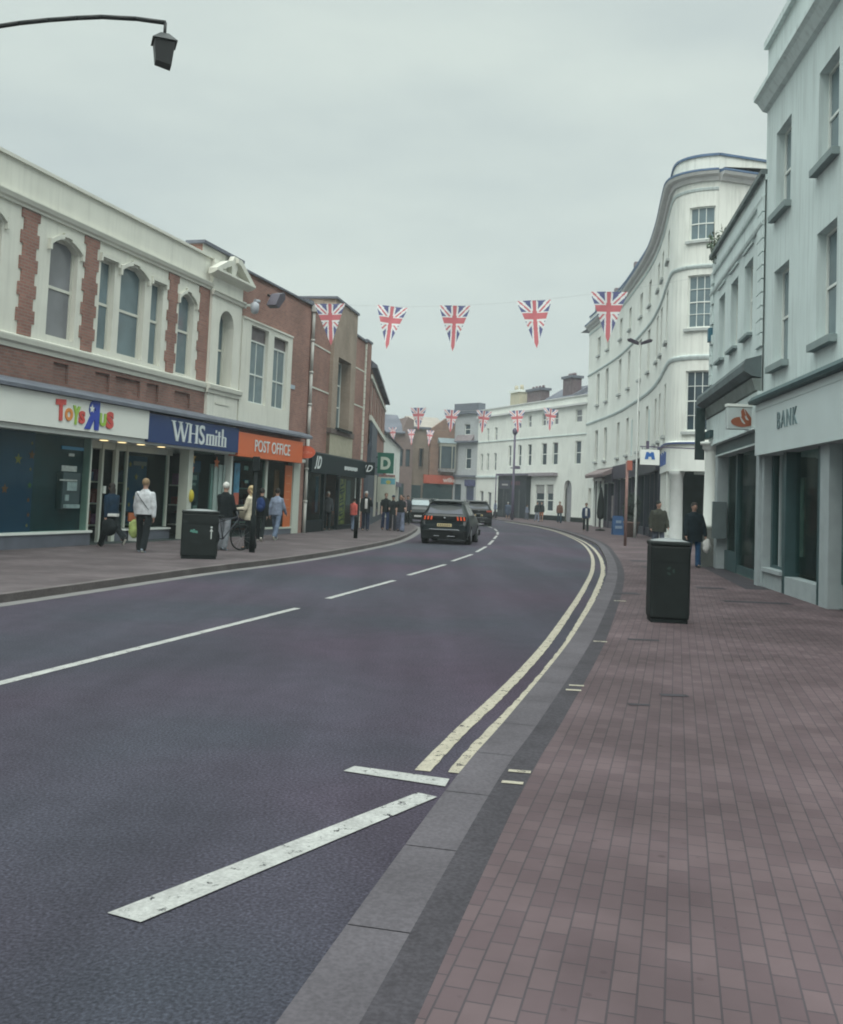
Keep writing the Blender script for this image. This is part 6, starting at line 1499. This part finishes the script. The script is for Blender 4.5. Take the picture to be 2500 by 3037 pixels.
    if face:
        for sg in (1, -1):
            mb = MB(); mb.ell(Vector((0, 0, 0)), (.011, .008, .008), 8, 6); mb.v = [(hc+Hr@(v+Vector((sg*.03, -.084, .01))))*S_ for v in mb.v]; o = mb.build('eye', mat('eye_dark', (.02, .015, .012), .3, 0)); o.parent = t
        mb = MB(); mb.ell(Vector((0, 0, 0)), (.022, .008, .006), 8, 6); mb.v = [(hc+Hr@(v+Vector((0, -.083, -.058))))*S_ for v in mb.v]; o = mb.build('mouth', mat('lip', (.25, .10, .085), .5, 0)); o.parent = t
    def Pw(v): return Matrix.Translation(Vector((x, y, z)))@Matrix.Rotation(R(head), 4, 'Z')@(Vector(v)*S_)
    return dict(t=t, P=Pw, hl=AL[2]+AL[3]*.09, hr=AR[2]+AR[3]*.09, tz=D_, S=S_, fin=fin)
Fb = fab
blackf = Fb('black', (.014, .018, .02)); navyf = Fb('navy', (.012, .028, .05)); greyw = Fb('greywhite', (.46, .48, .50)); jeans = Fb('jeans', (.06, .11, .20)); pjeans = Fb('pale_jeans', (.13, .17, .24)); creamf = Fb('cream', (.52, .48, .38)); wht = Fb('white', (.6, .6, .58)); olive = Fb('olive', (.045, .047, .038)); brownf = Fb('brown', (.15, .08, .06))
soleW = mat('sole_white', (.5, .5, .45), .7, .05)
def bag(name, label, cat, c, r, m_, straps=True, hand=None):
    t = thing(name, label, cat, tuple(c)); mb = MB(); mb.ell(c, r, 14, 10)
    for v in mb.v: v.x += .012*math.sin(v.z*31); v.y += .01*math.sin(v.x*37)
    mb.build('bag_body', m_, t)
    if hand is not None:
        mb = MB()
        for s_ in (-.05, .05): mb.cyl(Vector(c)+Vector((s_, 0, r[2]*.75)), hand, .007, k=6)
        mb.build('handle', m_, t)
# left pavement
a = person('leftmost walker in navy top with white hem, dark trousers and long dark hair', -7.75, 25.3, ZL, 1.66, -135, (.92, .03, 1), navyf, ('trousers', .03), blackf, 'long', hm('hair_dark'), .42, ((-.3, .2, .12), (.35, .5, .15)), (.02, .02, .02), hem_m=wht, lean=.12, sole=soleW, lift=.25, face=False, vox=.009)
bag('shoulder_bag', 'large black shoulder bag carried low by the walker in navy top', 'bag', a['P'](a['hl'])+Vector((.1, 0, -.18)), (.2, .12, .22), blackf, hand=a['P'](a['hl']))
a = person('seen from behind in baggy pale grey sweatshirt and black trousers, short light-brown hair', -6.55, 23.9, ZL, 1.74, 172, (.90, .05, 1), greyw, ('trousers', .035), blackf, 'short', mat('hair_lightbrown', (.22, .15, .085), .8, .2, 30), .16, ((.1, .2, .16), (-.12, .15, .2)), (.30, .36, .42), face=False, build=1.12, vox=.009, sole=soleW)
b = MB()
for i in range(10):
    s0, s1 = i/10, (i+1)/10
    q = lambda s: Vector((-.17+.34*s, .15+.03*math.sin(PI*s), a['tz']+1.02+.42*s)); b.cyl(q(s0), q(s1), .009, k=6)
a['fin']('bag_strap', b, blackf, .006, 0)
bag('carrier_bag', 'lime green carrier bag in the hand of the walker in the pale grey sweatshirt', 'bag', a['P'](a['hl'])+Vector((-.05, 0, -.24)), (.13, .08, .23), mat('lime_bag', (.33, .42, .14), .6, .35, 9), hand=a['P'](a['hl']))
a = person('white-haired man in black jacket and light grey trousers seen from behind beside the bicycle', -5.05, 26.1, ZL, 1.74, 160, (.84, .045, 1), Fb('black2', (.012, .016, .018)), ('trousers', .035), Fb('lightgrey', (.26, .28, .31)), 'short', hm('hair_white'), .08, ((.35, 1.0, .1), (.2, .6, .14)), (.3, .3, .3), face=False, build=1.1, vox=.009)
a = person('woman with curly blond hair in cream jacket and black trousers facing the white-haired man', -4.52, 26.9, ZL, 1.68, -100, (.80, .04, 1), creamf, ('trousers', .03), blackf, 'curly', hm('hair_blond'), .06, ((.3, 1.2, .1), (.2, 1.3, .1)), (.03, .03, .03), vox=.009)
bag('handbag', 'small cream handbag held by the woman with curly blond hair', 'bag', a['P']((.0, -.2, .98)), (.12, .09, .15), creamf)
a = person('walking away in black clothes with a navy backpack on the back', -4.95, 31.5, ZL, 1.66, 178, (.88, .03, 1), blackf, ('trousers', .02), blackf, 'short', hm('hair_dark'), .25, face=False, shoes=(.4, .38, .34))
t = thing('backpack', 'navy blue backpack worn by the walker in black', 'backpack', tuple(a['P']((0, .2, 1.2))))
mb = MB(); mb.ell(a['P']((0, .2, 1.2)), (.15, .09, .23), 14, 10); bb_ = mb.build('main_pocket', Fb('backpack', (.02, .04, .12)), t); mb = MB(); mb.ell(a['P']((0, .28, 1.1)), (.1, .05, .1), 12, 8); mb.build('front_pocket', MATS['fabric_backpack'], t)
a = person('walking away in pale blue-grey hoodie and light blue jeans with dark hair', -4.62, 32.6, ZL, 1.68, 165, (.86, .04, 1), Fb('hoodie', (.20, .24, .32)), ('trousers', .03), pjeans, 'short', hm('hair_dark'), .28, ((-.2, .3, .2), (.3, .4, .2)), (.4, .38, .32), face=False, sole=soleW)
person('child-sized figure in coral jacket in front of the yellow graphic', -2.85, 44.0, ZL, 1.42, 150, (.84, .05, 1), Fb('coral', (.50, .11, .09)), ('trousers', .03), pjeans, 'short', hm('hair_dark'), .15, face=False, vox=.014)
person('grey-haired man in open dark jacket and white shirt raising a hand to the face', -2.35, 44.6, ZL, 1.74, 5, (.80, .045, 1), blackf, ('trousers', .03), Fb('darknavy', (.015, .022, .045)), 'short', hm('hair_grey'), .1, ((.5, 2.2, .25), (.1, .3, .15)), vox=.012)
# white shirt front
mb = MB(XY(-2.35, 44.6, R(5), ZL)); mb.prof(-.055, .055, [(.16, .98), (.19, 1.1), (.185, 1.3), (.14, 1.42), (.12, 1.42), (.12, .98)]); o = mb.build('shirt_front', wht, [q for q in COL.objects if q.name.startswith('person') and 'hand to the face' in q.get('label', '')][0])
person('man in black T-shirt and blue jeans, leftmost of the trio walking towards the camera', -1.52, 46.4, ZL, 1.72, 8, (.86, .03, .5), blackf, ('trousers', .03), Fb('jeans2', (.03, .05, .12)), 'short', hm('hair_brown'), .2, ((.3, .9, .1), (.1, .3, .1)), vox=.012)
person('person in cap and black T-shirt, middle of the trio walking towards the camera', -1.17, 46.0, ZL, 1.62, 4, (.84, .03, .5), blackf, ('trousers', .03), Fb('charcoal', (.03, .034, .045)), 'cap', Fb('capcloth', (.035, .045, .07)), .18, ((.2, 1.3, .1), (.2, 1.2, .1)), vox=.012)
person('woman in black top and wide grey-blue jeans, rightmost of the trio', -.80, 45.2, ZL, 1.68, 0, (.92, .025, .5), blackf, ('trousers', .07), Fb('widejeans', (.13, .15, .21)), 'long', hm('hair_dark'), .26, ((.3, 1.2, .1), (.1, .3, .1)), vox=.012)
person('person in dusty mauve patterned top and dark trousers behind the trio', -.86, 54.5, ZL, 1.62, 0, (.84, .04, .5), mat('fabric_pattern', (.22, .16, .17), .9, .6, 14), ('trousers', .03), blackf, 'short', hm('hair_dark'), .1, vox=.016, face=False)
person('dark-clothed figure partly hidden beyond the mauve-topped walker', -.62, 57.5, ZL, 1.66, 0, (.84, .04, 1), Fb('darkgrey', (.04, .045, .055)), ('trousers', .03), blackf, 'short', hm('hair_dark'), .1, vox=.016, face=False)
person('dim figure in dark clothes standing in the black-fronted shop doorway', -3.95, 43.4, ZL, 1.66, 20, (.84, .04, 1), Fb('dimgrey', (.05, .055, .06)), ('trousers', .03), blackf, 'short', hm('hair_grey'), .05, vox=.016, face=False)
# right pavement
a = person('man in olive padded coat and dark beanie behind the right-hand litter bin, looking right', 8.28, 34.4, ZR, 1.80, 0, (.74, .075, 1), olive, ('trousers', .035), Fb('greyjeans', (.10, .115, .15)), 'beanie', Fb('beanie', (.02, .024, .024)), .12, ((.15, .5, .22), (.05, .35, .22)), (.08, .07, .07), build=1.18, headturn=35, vox=.009)
a = person('person in black coat and blue jeans with dark hood carrying a white bag', 7.6, 27.5, ZR, 1.76, 3, (.70, .06, 1), Fb('coat', (.010, .018, .024)), ('trousers', .03), Fb('bluejeans', (.02, .06, .13)), 'short', hm('hair_dark'), .12, ((.1, .25, .28), (.1, .3, .2)), (.03, .03, .03), build=1.12, vox=.009)
bag('carrier_bag', 'white plastic carrier bag in the hand of the person in black coat', 'bag', a['P'](a['hl'])+Vector((.03, 0, -.20)), (.12, .09, .20), wht, hand=a['P'](a['hl']))
a = person('man in open navy jacket over white shirt walking past the plum shopfront', 10.05, 59.8, ZR, 1.70, -8, (.82, .045, 1), Fb('navy2', (.02, .035, .08)), ('trousers', .03), blackf, 'short', hm('hair_brown'), .2, vox=.014)
mb = MB(XY(10.05, 59.8, R(-8), ZR)); mb.prof(-.06, .06, [(.16, .92), (.185, 1.1), (.18, 1.28), (.13, 1.38), (.11, 1.38), (.11, .92)]); mb.build('shirt_front', wht, a['t'])
person('man in brown jacket and jeans walking near the arched door', 11.6, 82, ZR, 1.76, 0, (.82, .05, 1), brownf, ('trousers', .03), Fb('jeans3', (.03, .055, .08)), 'short', hm('hair_brown'), .15, vox=.018, face=False)
person('dark-topped figure in pale trousers, left of the pair by the pub', 10.0, 84, ZR, 1.66, 20, (.86, .05, 1), blackf, ('trousers', .03), Fb('paleg', (.22, .24, .30)), 'short', hm('hair_brown'), .15, vox=.018, face=False)
person('dark-topped figure in orange shorts, right of the pair by the pub', 10.38, 84.2, ZR, 1.68, -10, (.86, .05, 1), blackf, ('shorts', .03), Fb('orange', (.45, .15, .06)), 'short', hm('hair_brown'), .18, vox=.018, face=False)
person('small figure in pale top left of the pub bay window', 10.0, 92, ZR, 1.35, 60, (.82, .04, 1), Fb('paleblue', (.2, .23, .30)), ('trousers', .03), Fb('greyt', (.12, .13, .17)), 'short', hm('hair_brown'), .1, vox=.02, face=False)
person('stout white-haired figure in slate-blue coat before the black pub front', 8.15, 91, ZR, 1.55, 180, (.6, .08, 1), Fb('slatecoat', (.07, .09, .13)), ('skirt', .03), Fb('slatecoat2', (.05, .065, .10)), 'short', hm('hair_grey'), .05, vox=.02, face=False, build=1.3)
person('figure in light blue top and dark trousers left of the black pub front', 7.3, 95, ZR, 1.66, 90, (.84, .05, 1), Fb('lightblue', (.28, .34, .46)), ('trousers', .03), blackf, 'short', hm('hair_brown'), .15, vox=.02, face=False)
# ------------------------------------------------------------------ thin air between here and the far end of the street
hz_ = bpy.data.materials.new('haze'); hz_.use_nodes = True; n = hz_.node_tree.nodes; n.clear()
o_ = n.new('ShaderNodeOutputMaterial'); v_ = n.new('ShaderNodeVolumePrincipled'); v_.inputs['Color'].default_value = (.86, .93, .94, 1); v_.inputs['Density'].default_value = .0011; v_.inputs['Anisotropy'].default_value = .2
hz_.node_tree.links.new(v_.outputs[0], o_.inputs['Volume'])
f = XY(0, 0); mb = MB(f); mb.b(-1000, 1000, -1.1, 19.5, -1600, 400); hb = mb.build('haze', hz_); hb['kind'] = 'stuff'
bm = bmesh.new(); bm.from_mesh(hb.data); bmesh.ops.remove_doubles(bm, verts=bm.verts, dist=1e-4); bmesh.ops.recalc_face_normals(bm, faces=bm.faces); bm.to_mesh(hb.data); bm.free()
